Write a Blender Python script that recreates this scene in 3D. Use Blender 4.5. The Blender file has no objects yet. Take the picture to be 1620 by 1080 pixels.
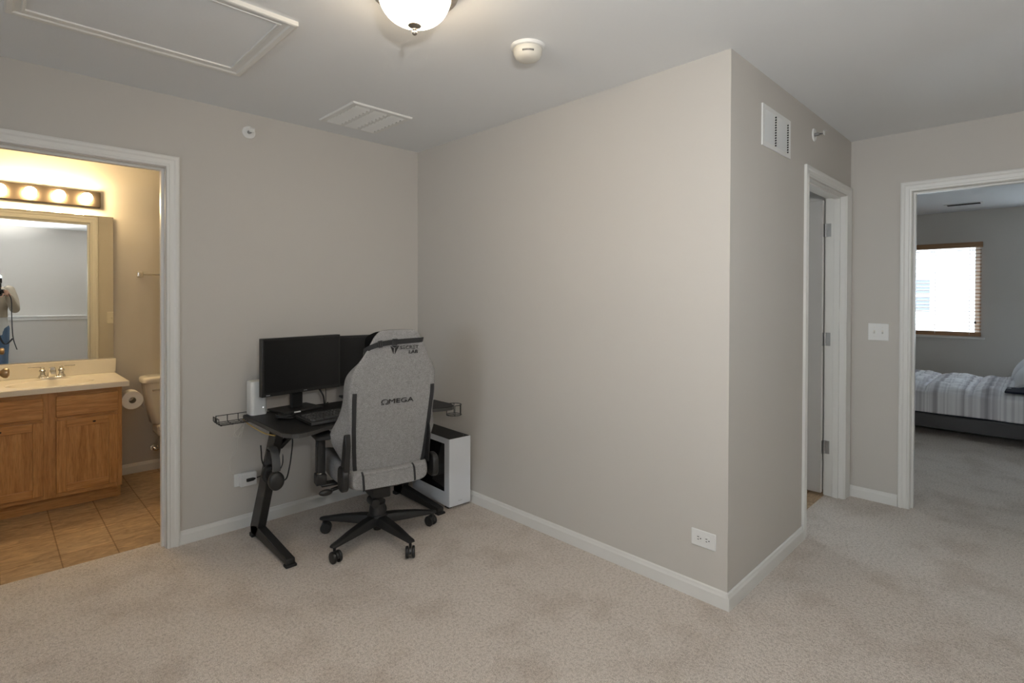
import bpy, bmesh, math, random
from mathutils import Vector, Matrix, Euler
random.seed(7)
PI = math.pi
SC = bpy.context.scene
COL = SC.collection

# ---------------------------------------------------------------- camera
cam_d = bpy.data.cameras.new('camera')
cam = bpy.data.objects.new('camera', cam_d)
COL.objects.link(cam)
_r = (0.71253843, -0.70162388, 0.00359488)
_u = (0.00347763, 0.00865517, 0.99995650)
_f = (0.70162447, 0.71249493, -0.00860713)
cam.matrix_world = Matrix(((_r[0], _u[0], -_f[0], -2.29656),
                           (_r[1], _u[1], -_f[1], -3.34187),
                           (_r[2], _u[2], -_f[2], 1.35863),
                           (0, 0, 0, 1)))
cam_d.sensor_fit = 'HORIZONTAL'
cam_d.sensor_width = 36.0
cam_d.lens = 842.85 / 1620 * 36.0
cam_d.shift_y = -62.04 / 1620
cam_d.clip_start = 0.02
SC.camera = cam

# ---------------------------------------------------------------- view, sky, lights
SC.view_settings.view_transform = 'Standard'
SC.view_settings.look = 'None'
SC.view_settings.gamma = 1.0
SC.view_settings.use_curve_mapping = False
SC.view_settings.exposure = 0.06

world = bpy.data.worlds.new('sky')
SC.world = world
world.use_nodes = True
_bg = world.node_tree.nodes['Background']
_bg.inputs[0].default_value = (0.74, 0.87, 1.0, 1)
_bg.inputs[1].default_value = 11.0


def area(name, loc, rot, sx, sy, energy, color, portal=False):
    d = bpy.data.lights.new(name, 'AREA')
    d.shape = 'RECTANGLE'
    d.size, d.size_y = sx, sy
    d.energy = energy
    d.color = color
    if portal:
        d.cycles.is_portal = True
    o = bpy.data.objects.new(name, d)
    o.location = loc
    o.rotation_euler = rot
    COL.objects.link(o)
    return o


# daylight portals: the seen bedroom window, and two unseen windows added for brightness
area('bedroom_daylight', (6.46, -2.28, 1.46), (0, PI / 2, 0), 1.15, 0.84, 1, (1, 1, 1), True)
area('added_loft_daylight', (-4.72, -2.75, 1.40), (0, -PI / 2, 0), 0.9, 1.0, 1, (1, 1, 1), True)
area('added_bedroom_daylight', (6.46, -4.20, 1.46), (0, PI / 2, 0), 1.15, 1.4, 1, (1, 1, 1), True)



def spot(name, loc, target, energy, color, angle, blend, radius):
    d = bpy.data.lights.new(name, 'SPOT')
    d.energy, d.color = energy, color
    d.spot_size, d.spot_blend, d.shadow_soft_size = angle, blend, radius
    o = bpy.data.objects.new(name, d)
    o.location = loc
    o.rotation_euler = (Vector(target) - Vector(loc)).to_track_quat('-Z', 'Y').to_euler()
    COL.objects.link(o)
    return o


# the photographer's flash head, turned up at the ceiling
spot('flash_burst', (-2.235, -3.625, 1.615), (-0.15, -2.78, 2.44), 185, (1.0, 1.0, 0.985), 2.75, 1.0, 0.03)

sun_d = bpy.data.lights.new('sun', 'SUN')
sun_d.energy, sun_d.angle, sun_d.color = 2.0, 0.01, (1.0, 0.96, 0.9)
sun = bpy.data.objects.new('sun', sun_d)
sun.rotation_euler = Vector((0.30, -0.55, -0.60)).to_track_quat('-Z', 'Y').to_euler()
COL.objects.link(sun)

# second spot added at the flash head as even fill, aimed up and back
spot('added_fill_spot', (-2.235, -3.625, 1.615), (-2.2, -3.85, 2.44), 430, (1.0, 1.0, 0.985), 1.7, 0.8, 0.03)

# ---------------------------------------------------------------- materials
def mat(name, color, rough=0.6, metal=0.0, spec=0.5, emit=None, estr=0.0, nodes=None):
    m = bpy.data.materials.new(name)
    m.use_nodes = True
    nt = m.node_tree
    b = nt.nodes['Principled BSDF']
    b.inputs['Base Color'].default_value = (*color, 1)
    b.inputs['Roughness'].default_value = rough
    b.inputs['Metallic'].default_value = metal
    b.inputs['Specular IOR Level'].default_value = spec
    if emit:
        b.inputs['Emission Color'].default_value = (*emit, 1)
        b.inputs['Emission Strength'].default_value = estr
    if nodes:
        nodes(nt, b)
    return m


def N(nt, kind, **kw):
    n = nt.nodes.new(kind)
    for k, v in kw.items():
        if k in n.inputs:
            n.inputs[k].default_value = v
        else:
            setattr(n, k, v)
    return n


def ramp(nt, fac, stops):
    r = nt.nodes.new('ShaderNodeValToRGB')
    e = r.color_ramp.elements
    while len(e) < len(stops):
        e.new(0.5)
    for el, (p, c) in zip(e, stops):
        el.position = p
        el.color = (*c, 1)
    nt.links.new(fac, r.inputs[0])
    return r.outputs[0]


def coords(nt, scale=(1, 1, 1), rot=(0, 0, 0), obj=False):
    tc = nt.nodes.new('ShaderNodeTexCoord')
    mp = nt.nodes.new('ShaderNodeMapping')
    mp.inputs['Scale'].default_value = scale
    mp.inputs['Rotation'].default_value = rot
    nt.links.new(tc.outputs['Object'], mp.inputs[0])
    return mp.outputs[0]


def bump(nt, b, h, strength, dist):
    bp = nt.nodes.new('ShaderNodeBump')
    bp.inputs['Strength'].default_value = strength
    bp.inputs['Distance'].default_value = dist
    nt.links.new(h, bp.inputs['Height'])
    nt.links.new(bp.outputs[0], b.inputs['Normal'])


def mixc(nt, a, b_, fac, mode='MULTIPLY'):
    m = nt.nodes.new('ShaderNodeMix')
    m.data_type = 'RGBA'
    m.blend_type = mode
    if isinstance(fac, float):
        m.inputs[0].default_value = fac
    else:
        nt.links.new(fac, m.inputs[0])
    nt.links.new(a, m.inputs[6])
    nt.links.new(b_, m.inputs[7])
    return m.outputs[2]


def paint_nodes(scale, st):
    def f(nt, b):
        n = N(nt, 'ShaderNodeTexNoise', Scale=scale, Detail=3.0)
        nt.links.new(coords(nt), n.inputs['Vector'])
        bump(nt, b, n.outputs[0], st, 0.002)
    return f


def carpet_nodes(nt, b):
    c = coords(nt)
    fine = N(nt, 'ShaderNodeTexNoise', Scale=260.0, Detail=2.0, Roughness=0.7)
    blot = N(nt, 'ShaderNodeTexNoise', Scale=3.2, Detail=6.0, Roughness=0.62)
    mid = N(nt, 'ShaderNodeTexNoise', Scale=75.0, Detail=3.0, Roughness=0.7)
    for n in (fine, blot, mid):
        nt.links.new(c, n.inputs['Vector'])
    a = ramp(nt, fine.outputs[0], [(0.28, (0.45, 0.39, 0.335)), (0.5, (0.775, 0.70, 0.63)), (0.72, (0.92, 0.86, 0.80))])
    d = ramp(nt, blot.outputs[0], [(0.36, (0.87, 0.85, 0.83)), (0.52, (1, 1, 1)), (0.7, (1.0, 1.0, 1.0))])
    e = ramp(nt, mid.outputs[0], [(0.3, (0.72, 0.70, 0.68)), (0.55, (1, 1, 1))])
    nt.links.new(mixc(nt, mixc(nt, a, d, 1.0), e, 1.0), b.inputs['Base Color'])
    bump(nt, b, mid.outputs[0], 0.9, 0.012)


def vinyl_nodes(nt, b):
    c = coords(nt)
    br = N(nt, 'ShaderNodeTexBrick', Scale=1.0)
    br.offset = 0.0
    br.inputs['Brick Width'].default_value = 0.2285
    br.inputs['Row Height'].default_value = 0.305
    br.inputs['Mortar Size'].default_value = 0.004
    br.inputs['Mortar Smooth'].default_value = 0.6
    br.inputs['Color1'].default_value = (0.45, 0.31, 0.18, 1)
    br.inputs['Color2'].default_value = (0.52, 0.37, 0.225, 1)
    br.inputs['Mortar'].default_value = (0.25, 0.15, 0.07, 1)
    mp = nt.nodes.new('ShaderNodeMapping')
    mp.inputs['Location'].default_value = (0.203, 0.01, 0)
    nt.links.new(c, mp.inputs[0])
    nt.links.new(mp.outputs[0], br.inputs['Vector'])
    n = N(nt, 'ShaderNodeTexNoise', Scale=9.0, Detail=7.0, Roughness=0.66, Distortion=1.6)
    nt.links.new(coords(nt, (1.0, 2.6, 1)), n.inputs['Vector'])
    t = ramp(nt, n.outputs[0], [(0.32, (0.60, 0.56, 0.52)), (0.5, (0.92, 0.90, 0.87)), (0.66, (1.22, 1.18, 1.12))])
    nt.links.new(mixc(nt, br.outputs[0], t, 1.0), b.inputs['Base Color'])


def oak_nodes(axis, tone=1.0):
    sc = {'x': (1.6, 22, 22), 'y': (22, 1.6, 22), 'z': (22, 22, 1.6)}[axis]

    def f(nt, b):
        c = coords(nt, sc)
        n = N(nt, 'ShaderNodeTexNoise', Scale=1.6, Detail=5.0, Roughness=0.65, Distortion=0.9)
        n2 = N(nt, 'ShaderNodeTexNoise', Scale=9.0, Detail=2.0)
        nt.links.new(c, n.inputs['Vector'])
        nt.links.new(c, n2.inputs['Vector'])
        k = tone
        a = ramp(nt, n.outputs[0], [(0.3, (0.38 * k, 0.17 * k, 0.05 * k)), (0.5, (0.54 * k, 0.27 * k, 0.09 * k)), (0.7, (0.62 * k, 0.34 * k, 0.13 * k))])
        d = ramp(nt, n2.outputs[0], [(0.35, (0.8, 0.78, 0.75)), (0.55, (1, 1, 1))])
        nt.links.new(mixc(nt, a, d, 1.0), b.inputs['Base Color'])
    return f


def heather_nodes(nt, b):
    c = coords(nt)
    n = N(nt, 'ShaderNodeTexNoise', Scale=560.0, Detail=3.0, Roughness=0.75)
    n2 = N(nt, 'ShaderNodeTexNoise', Scale=60.0, Detail=3.0)
    nt.links.new(coords(nt, (1, 1, 0.45)), n.inputs['Vector'])
    nt.links.new(c, n2.inputs['Vector'])
    a = ramp(nt, n.outputs[0], [(0.32, (0.17, 0.165, 0.162)), (0.5, (0.29, 0.282, 0.277)), (0.68, (0.45, 0.44, 0.432))])
    d = ramp(nt, n2.outputs[0], [(0.3, (0.86, 0.86, 0.86)), (0.6, (1, 1, 1))])
    nt.links.new(mixc(nt, a, d, 1.0), b.inputs['Base Color'])
    bump(nt, b, n.outputs[0], 0.4, 0.002)


def stripe_nodes(nt, b):
    tc = nt.nodes.new('ShaderNodeTexCoord')
    sx = nt.nodes.new('ShaderNodeSeparateXYZ')
    nt.links.new(tc.outputs['Object'], sx.inputs[0])
    outs = []
    for sc, w in ((7.0, 0), (38.0, 1)):
        n = N(nt, 'ShaderNodeTexNoise', noise_dimensions='1D', Scale=sc, Detail=2.0)
        nt.links.new(sx.outputs['Y'], n.inputs['W'])
        outs.append(n.outputs[0])
    a = ramp(nt, outs[0], [(0.32, (0.36, 0.35, 0.38)), (0.40, (0.60, 0.59, 0.61)), (0.48, (0.86, 0.86, 0.87))])
    d = ramp(nt, outs[1], [(0.35, (0.74, 0.73, 0.75)), (0.55, (1, 1, 1))])
    nt.links.new(mixc(nt, a, d, 1.0), b.inputs['Base Color'])


def streak_nodes(nt, b):
    n = N(nt, 'ShaderNodeTexNoise', Scale=1.0, Detail=3.0)
    nt.links.new(coords(nt, (4, 60, 60)), n.inputs['Vector'])
    nt.links.new(ramp(nt, n.outputs[0], [(0.3, (0.30, 0.27, 0.24)), (0.7, (0.48, 0.44, 0.40))]), b.inputs['Base Color'])


def slat_nodes(nt, b):
    n = N(nt, 'ShaderNodeTexNoise', Scale=1.0, Detail=3.0)
    nt.links.new(coords(nt, (60, 3, 60)), n.inputs['Vector'])
    nt.links.new(ramp(nt, n.outputs[0], [(0.3, (0.26, 0.13, 0.05)), (0.7, (0.36, 0.19, 0.08))]), b.inputs['Base Color'])
    b.inputs['Transmission Weight'].default_value = 0.0


M = {}
M['wall'] = mat('wall_paint', (0.585, 0.555, 0.512), 0.75, spec=0.25, nodes=paint_nodes(180, 0.10))
M['ceil'] = mat('ceiling_paint', (0.81, 0.82, 0.825), 0.9, spec=0.15, nodes=paint_nodes(90, 0.18))
M['trim'] = mat('trim_paint', (0.78, 0.77, 0.735), 0.35, spec=0.45, nodes=paint_nodes(30, 0.02))
M['doorshade'] = mat('shaded_door_paint', (0.46, 0.445, 0.425), 0.45, spec=0.4, nodes=paint_nodes(30, 0.02))  # trim paint darkened: the shade on the closet door leaf is in this colour
M['carpet'] = mat('carpet', (0.6, 0.52, 0.43), 0.95, spec=0.05, nodes=carpet_nodes)
M['vinyl'] = mat('vinyl_tile', (0.5, 0.35, 0.2), 0.42, spec=0.4, nodes=vinyl_nodes)
M['oak_z'] = mat('oak_upright_grain', (0.5, 0.25, 0.09), 0.38, nodes=oak_nodes('z'))
M['oak_x'] = mat('oak_level_grain', (0.5, 0.25, 0.09), 0.38, nodes=oak_nodes('x', 1.03))
M['cream'] = mat('cultured_marble', (0.90, 0.86, 0.77), 0.16, spec=0.5, nodes=paint_nodes(12, 0.01))
M['porcelain'] = mat('porcelain', (0.82, 0.79, 0.72), 0.12, nodes=paint_nodes(5, 0.005))
M['chrome'] = mat('chrome', (0.78, 0.77, 0.75), 0.12, 1.0, nodes=paint_nodes(20, 0.01))
M['nickel'] = mat('brushed_nickel', (0.36, 0.32, 0.27), 0.40, 1.0, nodes=streak_nodes)
M['bronze'] = mat('dark_brushed_nickel', (0.115, 0.092, 0.07), 0.36, 1.0, nodes=paint_nodes(300, 0.02))
M['steel'] = mat('satin_steel', (0.46, 0.46, 0.46), 0.38, 1.0, nodes=paint_nodes(40, 0.02))
M['mirror'] = mat('silvered_glass', (0.88, 0.90, 0.90), 0.0, 1.0)
M['bulb'] = mat('lit_bulb', (1, 0.95, 0.85), 0.3, emit=(1.0, 0.72, 0.38), estr=145.0)
M['lampglass'] = mat('lit_frosted_glass', (0.95, 0.93, 0.88), 0.4, emit=(1.0, 0.80, 0.56), estr=30.0)
M['white'] = mat('white_plastic', (0.80, 0.80, 0.78), 0.38, nodes=paint_nodes(60, 0.01))
M['offwhite'] = mat('ivory_plastic', (0.74, 0.71, 0.63), 0.4, nodes=paint_nodes(60, 0.01))
M['black'] = mat('black_plastic', (0.012, 0.012, 0.012), 0.42, nodes=paint_nodes(200, 0.03))
M['blackmetal'] = mat('black_powder_coat', (0.016, 0.0155, 0.015), 0.5, nodes=paint_nodes(400, 0.05))
M['desktop'] = mat('black_laminate', (0.009, 0.009, 0.0095), 0.5, spec=0.25, nodes=paint_nodes(350, 0.08))
M['deskedge'] = mat('grey_edge', (0.045, 0.043, 0.040), 0.55, nodes=paint_nodes(300, 0.05))
M['screen'] = mat('dark_screen', (0.009, 0.009, 0.009), 0.34, spec=0.35, nodes=paint_nodes(3, 0.002))
M['rubber'] = mat('black_rubber', (0.014, 0.014, 0.014), 0.7, nodes=paint_nodes(120, 0.05))
M['darkgrey'] = mat('dark_grey_plastic', (0.05, 0.05, 0.05), 0.45, nodes=paint_nodes(120, 0.05))
M['webbing'] = mat('black_webbing', (0.02, 0.02, 0.021), 0.8, nodes=paint_nodes(500, 0.4))
M['velvet'] = mat('black_velour', (0.004, 0.004, 0.004), 0.95, spec=0.1, nodes=paint_nodes(400, 0.3))
M['fabric'] = mat('heather_fabric', (0.3, 0.3, 0.29), 0.9, spec=0.1, nodes=heather_nodes)
M['pcwhite'] = mat('white_steel_case', (0.74, 0.765, 0.80), 0.4, nodes=paint_nodes(200, 0.02))
M['tint'] = mat('smoked_glass', (0.010, 0.010, 0.011), 0.06, nodes=paint_nodes(2, 0.001))
M['mesh'] = mat('black_mesh_grille', (0.008, 0.008, 0.008), 0.6, nodes=paint_nodes(700, 0.6))
M['led'] = mat('white_status_light', (1, 1, 1), 0.3, emit=(1, 1, 1), estr=3.0)
M['dark'] = mat('dark_gap', (0.006, 0.006, 0.006), 0.9)
M['greyline'] = mat('grey_print', (0.42, 0.43, 0.44), 0.5)
M['whitecable'] = mat('white_cable', (0.66, 0.64, 0.58), 0.5, nodes=paint_nodes(80, 0.02))
M['yellowcable'] = mat('tan_cable', (0.50, 0.33, 0.10), 0.5, nodes=paint_nodes(80, 0.02))
M['paper'] = mat('tissue_paper', (0.84, 0.82, 0.78), 0.95, spec=0.05, nodes=paint_nodes(150, 0.2))
M['brass'] = mat('aged_brass_knob', (0.52, 0.40, 0.27), 0.28, 1.0, nodes=paint_nodes(10, 0.01))
M['comforter'] = mat('striped_comforter', (0.6, 0.6, 0.6), 0.9, spec=0.1, nodes=stripe_nodes)
M['pillow'] = mat('white_pillow_cotton', (0.74, 0.75, 0.77), 0.9, spec=0.1, nodes=paint_nodes(14, 0.25))
M['navy'] = mat('navy_sheet', (0.012, 0.016, 0.035), 0.9, nodes=paint_nodes(100, 0.1))
M['bedgrey'] = mat('charcoal_upholstery', (0.085, 0.083, 0.085), 0.85, nodes=paint_nodes(300, 0.3))
M['slat'] = mat('walnut_slat', (0.3, 0.16, 0.07), 0.4, nodes=slat_nodes)
M['winwhite'] = mat('vinyl_window_frame', (0.78, 0.78, 0.77), 0.4, nodes=paint_nodes(30, 0.01))
M['siding'] = mat('pale_siding', (0.72, 0.72, 0.70), 0.8, nodes=paint_nodes(5, 0.1))
M['shutterglass'] = mat('house_window_glass', (0.085, 0.092, 0.105), 0.6, nodes=paint_nodes(3, 0.02))
M['roof'] = mat('roof_shingle', (0.16, 0.15, 0.15), 0.9, nodes=paint_nodes(30, 0.5))
M['skin'] = mat('skin', (0.50, 0.30, 0.21), 0.55, nodes=paint_nodes(60, 0.06))
M['hair'] = mat('brown_hair', (0.06, 0.035, 0.02), 0.6, nodes=paint_nodes(150, 0.6))
M['khaki'] = mat('khaki_cotton', (0.36, 0.31, 0.235), 0.9, nodes=paint_nodes(60, 0.3))
M['tee'] = mat('pale_grey_cotton', (0.60, 0.61, 0.59), 0.9, nodes=paint_nodes(60, 0.3))
M['denim'] = mat('blue_denim', (0.09, 0.15, 0.24), 0.9, nodes=paint_nodes(300, 0.4))


def glass_nodes(nt, b):
    out = [n for n in nt.nodes if n.type == 'OUTPUT_MATERIAL'][0]
    tr = N(nt, 'ShaderNodeBsdfTransparent')
    gl = N(nt, 'ShaderNodeBsdfGlossy', Roughness=0.02)
    mx = nt.nodes.new('ShaderNodeMixShader')
    mx.inputs[0].default_value = 0.06
    nt.links.new(tr.outputs[0], mx.inputs[1])
    nt.links.new(gl.outputs[0], mx.inputs[2])
    nt.links.new(mx.outputs[0], out.inputs[0])


M['glass'] = mat('window_glass', (1, 1, 1), 0.02, nodes=glass_nodes)


# ---------------------------------------------------------------- mesh helpers
class MB:
    """collects shapes, then links them as ONE mesh object"""

    def __init__(self):
        self.bm = bmesh.new()

    def box(self, x0, x1, y0, y1, z0, z1, T=None):
        vs = [Vector((x, y, z)) for z in (z0, z1) for y in (y0, y1) for x in (x0, x1)]
        if T:
            vs = [T @ v for v in vs]
        v = [self.bm.verts.new(p) for p in vs]
        for f in ((0, 2, 3, 1), (4, 5, 7, 6), (0, 1, 5, 4), (2, 6, 7, 3), (0, 4, 6, 2), (1, 3, 7, 5)):
            self.bm.faces.new([v[i] for i in f])
        return self

    def prism(self, pts, h, T):
        """polygon pts (x,y) extruded from z=0 to h, then transformed by T"""
        a = [self.bm.verts.new(T @ Vector((x, y, 0))) for x, y in pts]
        b = [self.bm.verts.new(T @ Vector((x, y, h))) for x, y in pts]
        n = len(pts)
        self.bm.faces.new(a[::-1])
        self.bm.faces.new(b)
        for i in range(n):
            self.bm.faces.new([a[i], a[(i + 1) % n], b[(i + 1) % n], b[i]])
        return self

    def lathe(self, prof, T=None, seg=32, a0=0.0, a1=2 * PI):
        T = T or Matrix()
        full = abs(a1 - a0 - 2 * PI) < 1e-6
        n = seg if full else seg + 1
        rings = []
        for r, z in prof:
            if r < 1e-6:
                rings.append([self.bm.verts.new(T @ Vector((0, 0, z)))])
            else:
                rings.append([self.bm.verts.new(T @ Vector((r * math.cos(a0 + (a1 - a0) * i / seg), r * math.sin(a0 + (a1 - a0) * i / seg), z))) for i in range(n)])
        for A, B in zip(rings, rings[1:]):
            for i in range(seg):
                j = (i + 1) % n
                q = [A[i % len(A)], A[j % len(A)], B[j % len(B)], B[i % len(B)]]
                u = []
                for w in q:
                    if w not in u:
                        u.append(w)
                if len(u) > 2:
                    try:
                        self.bm.faces.new(u)
                    except ValueError:
                        pass
        return self

    def cyl(self, p, q, r, r2=None, seg=20):
        p, q = Vector(p), Vector(q)
        d = q - p
        T = Matrix.Translation(p) @ d.to_track_quat('Z', 'Y').to_matrix().to_4x4()
        L = d.length
        r2 = r if r2 is None else r2
        return self.lathe([(0, 0), (r, 0), (r2, L), (0, L)], T, seg)

    def tube(self, pts, r, seg=8, closed=False):
        pts = [Vector(p) for p in pts]
        n = len(pts)
        rings = []
        up = None
        for i, p in enumerate(pts):
            if closed:
                d = pts[(i + 1) % n] - pts[i - 1]
            else:
                d = pts[min(i + 1, n - 1)] - pts[max(i - 1, 0)]
            d.normalize()
            if up is None:
                up = Vector((0, 0, 1)) if abs(d.z) < 0.9 else Vector((1, 0, 0))
            s = d.cross(up)
            s.normalize()
            up = s.cross(d)
            rr = r[i] if isinstance(r, (list, tuple)) else r
            rings.append([self.bm.verts.new(p + (s * math.cos(2 * PI * k / seg) + up * math.sin(2 * PI * k / seg)) * rr) for k in range(seg)])
        m = n if closed else n - 1
        for i in range(m):
            A, B = rings[i], rings[(i + 1) % n]
            for k in range(seg):
                self.bm.faces.new([A[k], A[(k + 1) % seg], B[(k + 1) % seg], B[k]])
        if not closed:
            self.bm.faces.new(rings[0][::-1])
            self.bm.faces.new(rings[-1])
        return self

    def loft(self, rings, cap=True):
        R = [[self.bm.verts.new(Vector(p)) for p in ring] for ring in rings]
        n = len(R[0])
        for A, B in zip(R, R[1:]):
            for k in range(n):
                self.bm.faces.new([A[k], A[(k + 1) % n], B[(k + 1) % n], B[k]])
        if cap:
            self.bm.faces.new(R[0][::-1])
            self.bm.faces.new(R[-1])
        return self

    def sphere(self, c, r, sx=1, sy=1, sz=1, seg=24, rings=14):
        T = Matrix.Translation(Vector(c)) @ Matrix.Diagonal((sx, sy, sz, 1))
        prof = [(r * math.sin(PI * i / rings), -r * math.cos(PI * i / rings)) for i in range(rings + 1)]
        prof[0] = (0, -r)
        prof[-1] = (0, r)
        return self.lathe(prof, T, seg)

    def ribbon(self, pts, nrm, wdir, w, t):
        """flat band along pts; wdir = width direction, nrm = thickness direction (lists or one)"""
        rings = []
        for i, p in enumerate(pts):
            n_ = Vector(nrm[i] if isinstance(nrm, list) else nrm).normalized()
            wd = Vector(wdir[i] if isinstance(wdir, list) else wdir).normalized()
            p = Vector(p)
            rings.append([p + wd * w / 2, p + wd * w / 2 + n_ * t, p - wd * w / 2 + n_ * t, p - wd * w / 2])
        return self.loft(rings)

    def build(self, name, m, parent=None, smooth=False, bevel=0.0, seg=2, sub=0, angle=35):
        bmesh.ops.recalc_face_normals(self.bm, faces=self.bm.faces)
        me = bpy.data.meshes.new(name)
        self.bm.to_mesh(me)
        self.bm.free()
        me.materials.append(m)
        o = bpy.data.objects.new(name, me)
        COL.objects.link(o)
        if parent:
            o.parent = parent
        if bevel:
            b = o.modifiers.new('bevel', 'BEVEL')
            b.width = bevel
            b.segments = seg
            b.limit_method = 'ANGLE'
            b.angle_limit = math.radians(40)
        if sub:
            s = o.modifiers.new('subsurf', 'SUBSURF')
            s.levels = s.render_levels = sub
        if smooth or bevel:
            for p in me.polygons:
                p.use_smooth = True
            if not sub:
                try:
                    me.set_sharp_from_angle(angle=math.radians(angle))
                except Exception:
                    pass
        return o


def box(name, m, x0, x1, y0, y1, z0, z1, parent=None, bevel=0.0, T=None):
    return MB().box(x0, x1, y0, y1, z0, z1, T).build(name, m, parent, bevel=bevel)


def tag(o, label=None, cat=None, group=None, kind=None):
    if label:
        o['label'] = label
    if cat:
        o['category'] = cat
    if group:
        o['group'] = group
    if kind:
        o['kind'] = kind
    return o


def struct(o):
    o['kind'] = 'structure'
    return o


def thing(name, label, cat, loc=(0, 0, 0), rz=0.0, group=None):
    o = bpy.data.objects.new(name, None)
    o.empty_display_size = 0.05
    o.location = loc
    o.rotation_euler = (0, 0, rz)
    COL.objects.link(o)
    return tag(o, label, cat, group)


def copy_tree(o, parent=None):
    c = o.copy()
    COL.objects.link(c)
    if parent:
        c.parent = parent
    for ch in list(o.children):
        copy_tree(ch, c)
    return c


def rounded(w, h, r, n=5):
    pts = []
    for cx, cy, a in ((w - r, h - r, 0), (-w + r, h - r, PI / 2), (-w + r, -h + r, PI), (w - r, -h + r, 1.5 * PI)):
        for i in range(n + 1):
            t = a + PI / 2 * i / n
            pts.append((cx + r * math.cos(t), cy + r * math.sin(t)))
    return pts


def frame_T(o, x, y):
    """matrix with local x, y axes along given world vectors"""
    x = Vector(x).normalized()
    y = Vector(y)
    y = (y - x * y.dot(x)).normalized()
    z = x.cross(y)
    return Matrix(((x.x, y.x, z.x, o[0]), (x.y, y.y, z.y, o[1]), (x.z, y.z, z.z, o[2]), (0, 0, 0, 1)))


def lettering(name, body, m, parent, T, w, h, thick=0.0012, bold=0.0):
    """letters fitted in a w x h box whose lower-left corner is the origin of T"""
    cu = bpy.data.curves.new(name, 'FONT')
    cu.body = body
    cu.size = 1
    cu.extrude = 0.5
    cu.offset = bold
    ob = bpy.data.objects.new(name, cu)
    COL.objects.link(ob)
    dg = bpy.context.evaluated_depsgraph_get()
    me = bpy.data.meshes.new_from_object(ob.evaluated_get(dg))
    bpy.data.objects.remove(ob)
    xs = [v.co.x for v in me.vertices]
    ys = [v.co.y for v in me.vertices]
    sx, sy = w / (max(xs) - min(xs)), h / (max(ys) - min(ys))
    x0, y0 = min(xs), min(ys)
    for v in me.vertices:
        v.co = T @ Vector(((v.co.x - x0) * sx, (v.co.y - y0) * sy, (v.co.z + 0.5) * thick))
    me.materials.clear()
    me.materials.append(m)
    o = bpy.data.objects.new(name, me)
    COL.objects.link(o)
    o.parent = parent
    return o


def curve_pts(ctrl, n=8):
    """Catmull-Rom through ctrl"""
    c = [Vector(p) for p in ctrl]
    out = []
    for i in range(len(c) - 1):
        p0, p1, p2, p3 = c[max(i - 1, 0)], c[i], c[i + 1], c[min(i + 2, len(c) - 1)]
        for k in range(n):
            t = k / n
            out.append(0.5 * ((2 * p1) + (p2 - p0) * t + (2 * p0 - 5 * p1 + 4 * p2 - p3) * t * t + (3 * p1 - p0 - 3 * p2 + p3) * t ** 3))
    out.append(c[-1])
    return out


# ================================================================ ROOM SHELL
H = 2.44
YC = -2.356          # face of the wall with the closet door
XD = 1.953           # face of the wall with the bedroom door
YB = 1.615           # bathroom back wall
BATH = (-2.375, -1.615)
CLO = (1.04, 1.832)
BED = (-3.465, -2.703)
DH = 2.05

struct(MB().box(-4.6, 0, -4.76, 0.115, -0.05, 0).box(0, XD, -4.76, -2.24, -0.05, 0).box(XD, 6.25, -5.3, -0.9, -0.05, 0).build('floor', M['carpet']))
struct(box('floor_bathroom', M['vinyl'], -3.3, -0.7, 0.115, YB + 0.1, -0.05, -0.0005))
struct(box('floor_closet', M['vinyl'], 0.115, XD, -2.24, -0.3, -0.05, -0.0005))
struct(box('ceiling', M['ceil'], -4.7, 6.45, -5.4, 1.75, H, H + 0.08))

struct(MB().box(-4.6, BATH[0], 0, 0.115, 0, H).box(BATH[1], 0.115, 0, 0.115, 0, H).box(BATH[0], BATH[1], 0, 0.115, DH, H).build('wall_left', M['wall']))
struct(box('wall_front', M['wall'], 0, 0.115, YC, 0, 0, H))
struct(MB().box(0.115, CLO[0], YC, -2.24, 0, H).box(CLO[1], XD, YC, -2.24, 0, H).box(CLO[0], CLO[1], YC, -2.24, DH, H).build('wall_right', M['wall']))
struct(MB().box(XD, XD + 0.115, BED[1], -0.9, 0, H).box(XD, XD + 0.115, -5.3, BED[0], 0, H).box(XD, XD + 0.115, BED[0], BED[1], DH, H).build('wall_bedroom_door', M['wall']))
struct(box('wall_closet_back', M['wall'], 0.115, XD, -0.4, -0.3, 0, H))
struct(box('wall_bathroom_back', M['wall'], -3.4, -0.6, YB, YB + 0.1, 0, H))
struct(box('wall_bathroom_right', M['wall'], -0.75, -0.65, 0.115, YB, 0, H))
struct(box('wall_bathroom_left', M['wall'], -3.3, -3.2, 0.115, YB, 0, H))
struct(box('wall_knee', M['wall'], -4.6, XD, -4.76, -4.56, 0, 1.03))
struct(MB().box(-4.6, XD, -4.76, -4.53, 1.03, 1.05).box(-4.6, XD, -4.56, -4.545, 0.985, 1.03).build('trim_4', M['trim'], bevel=0.004))
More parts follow.
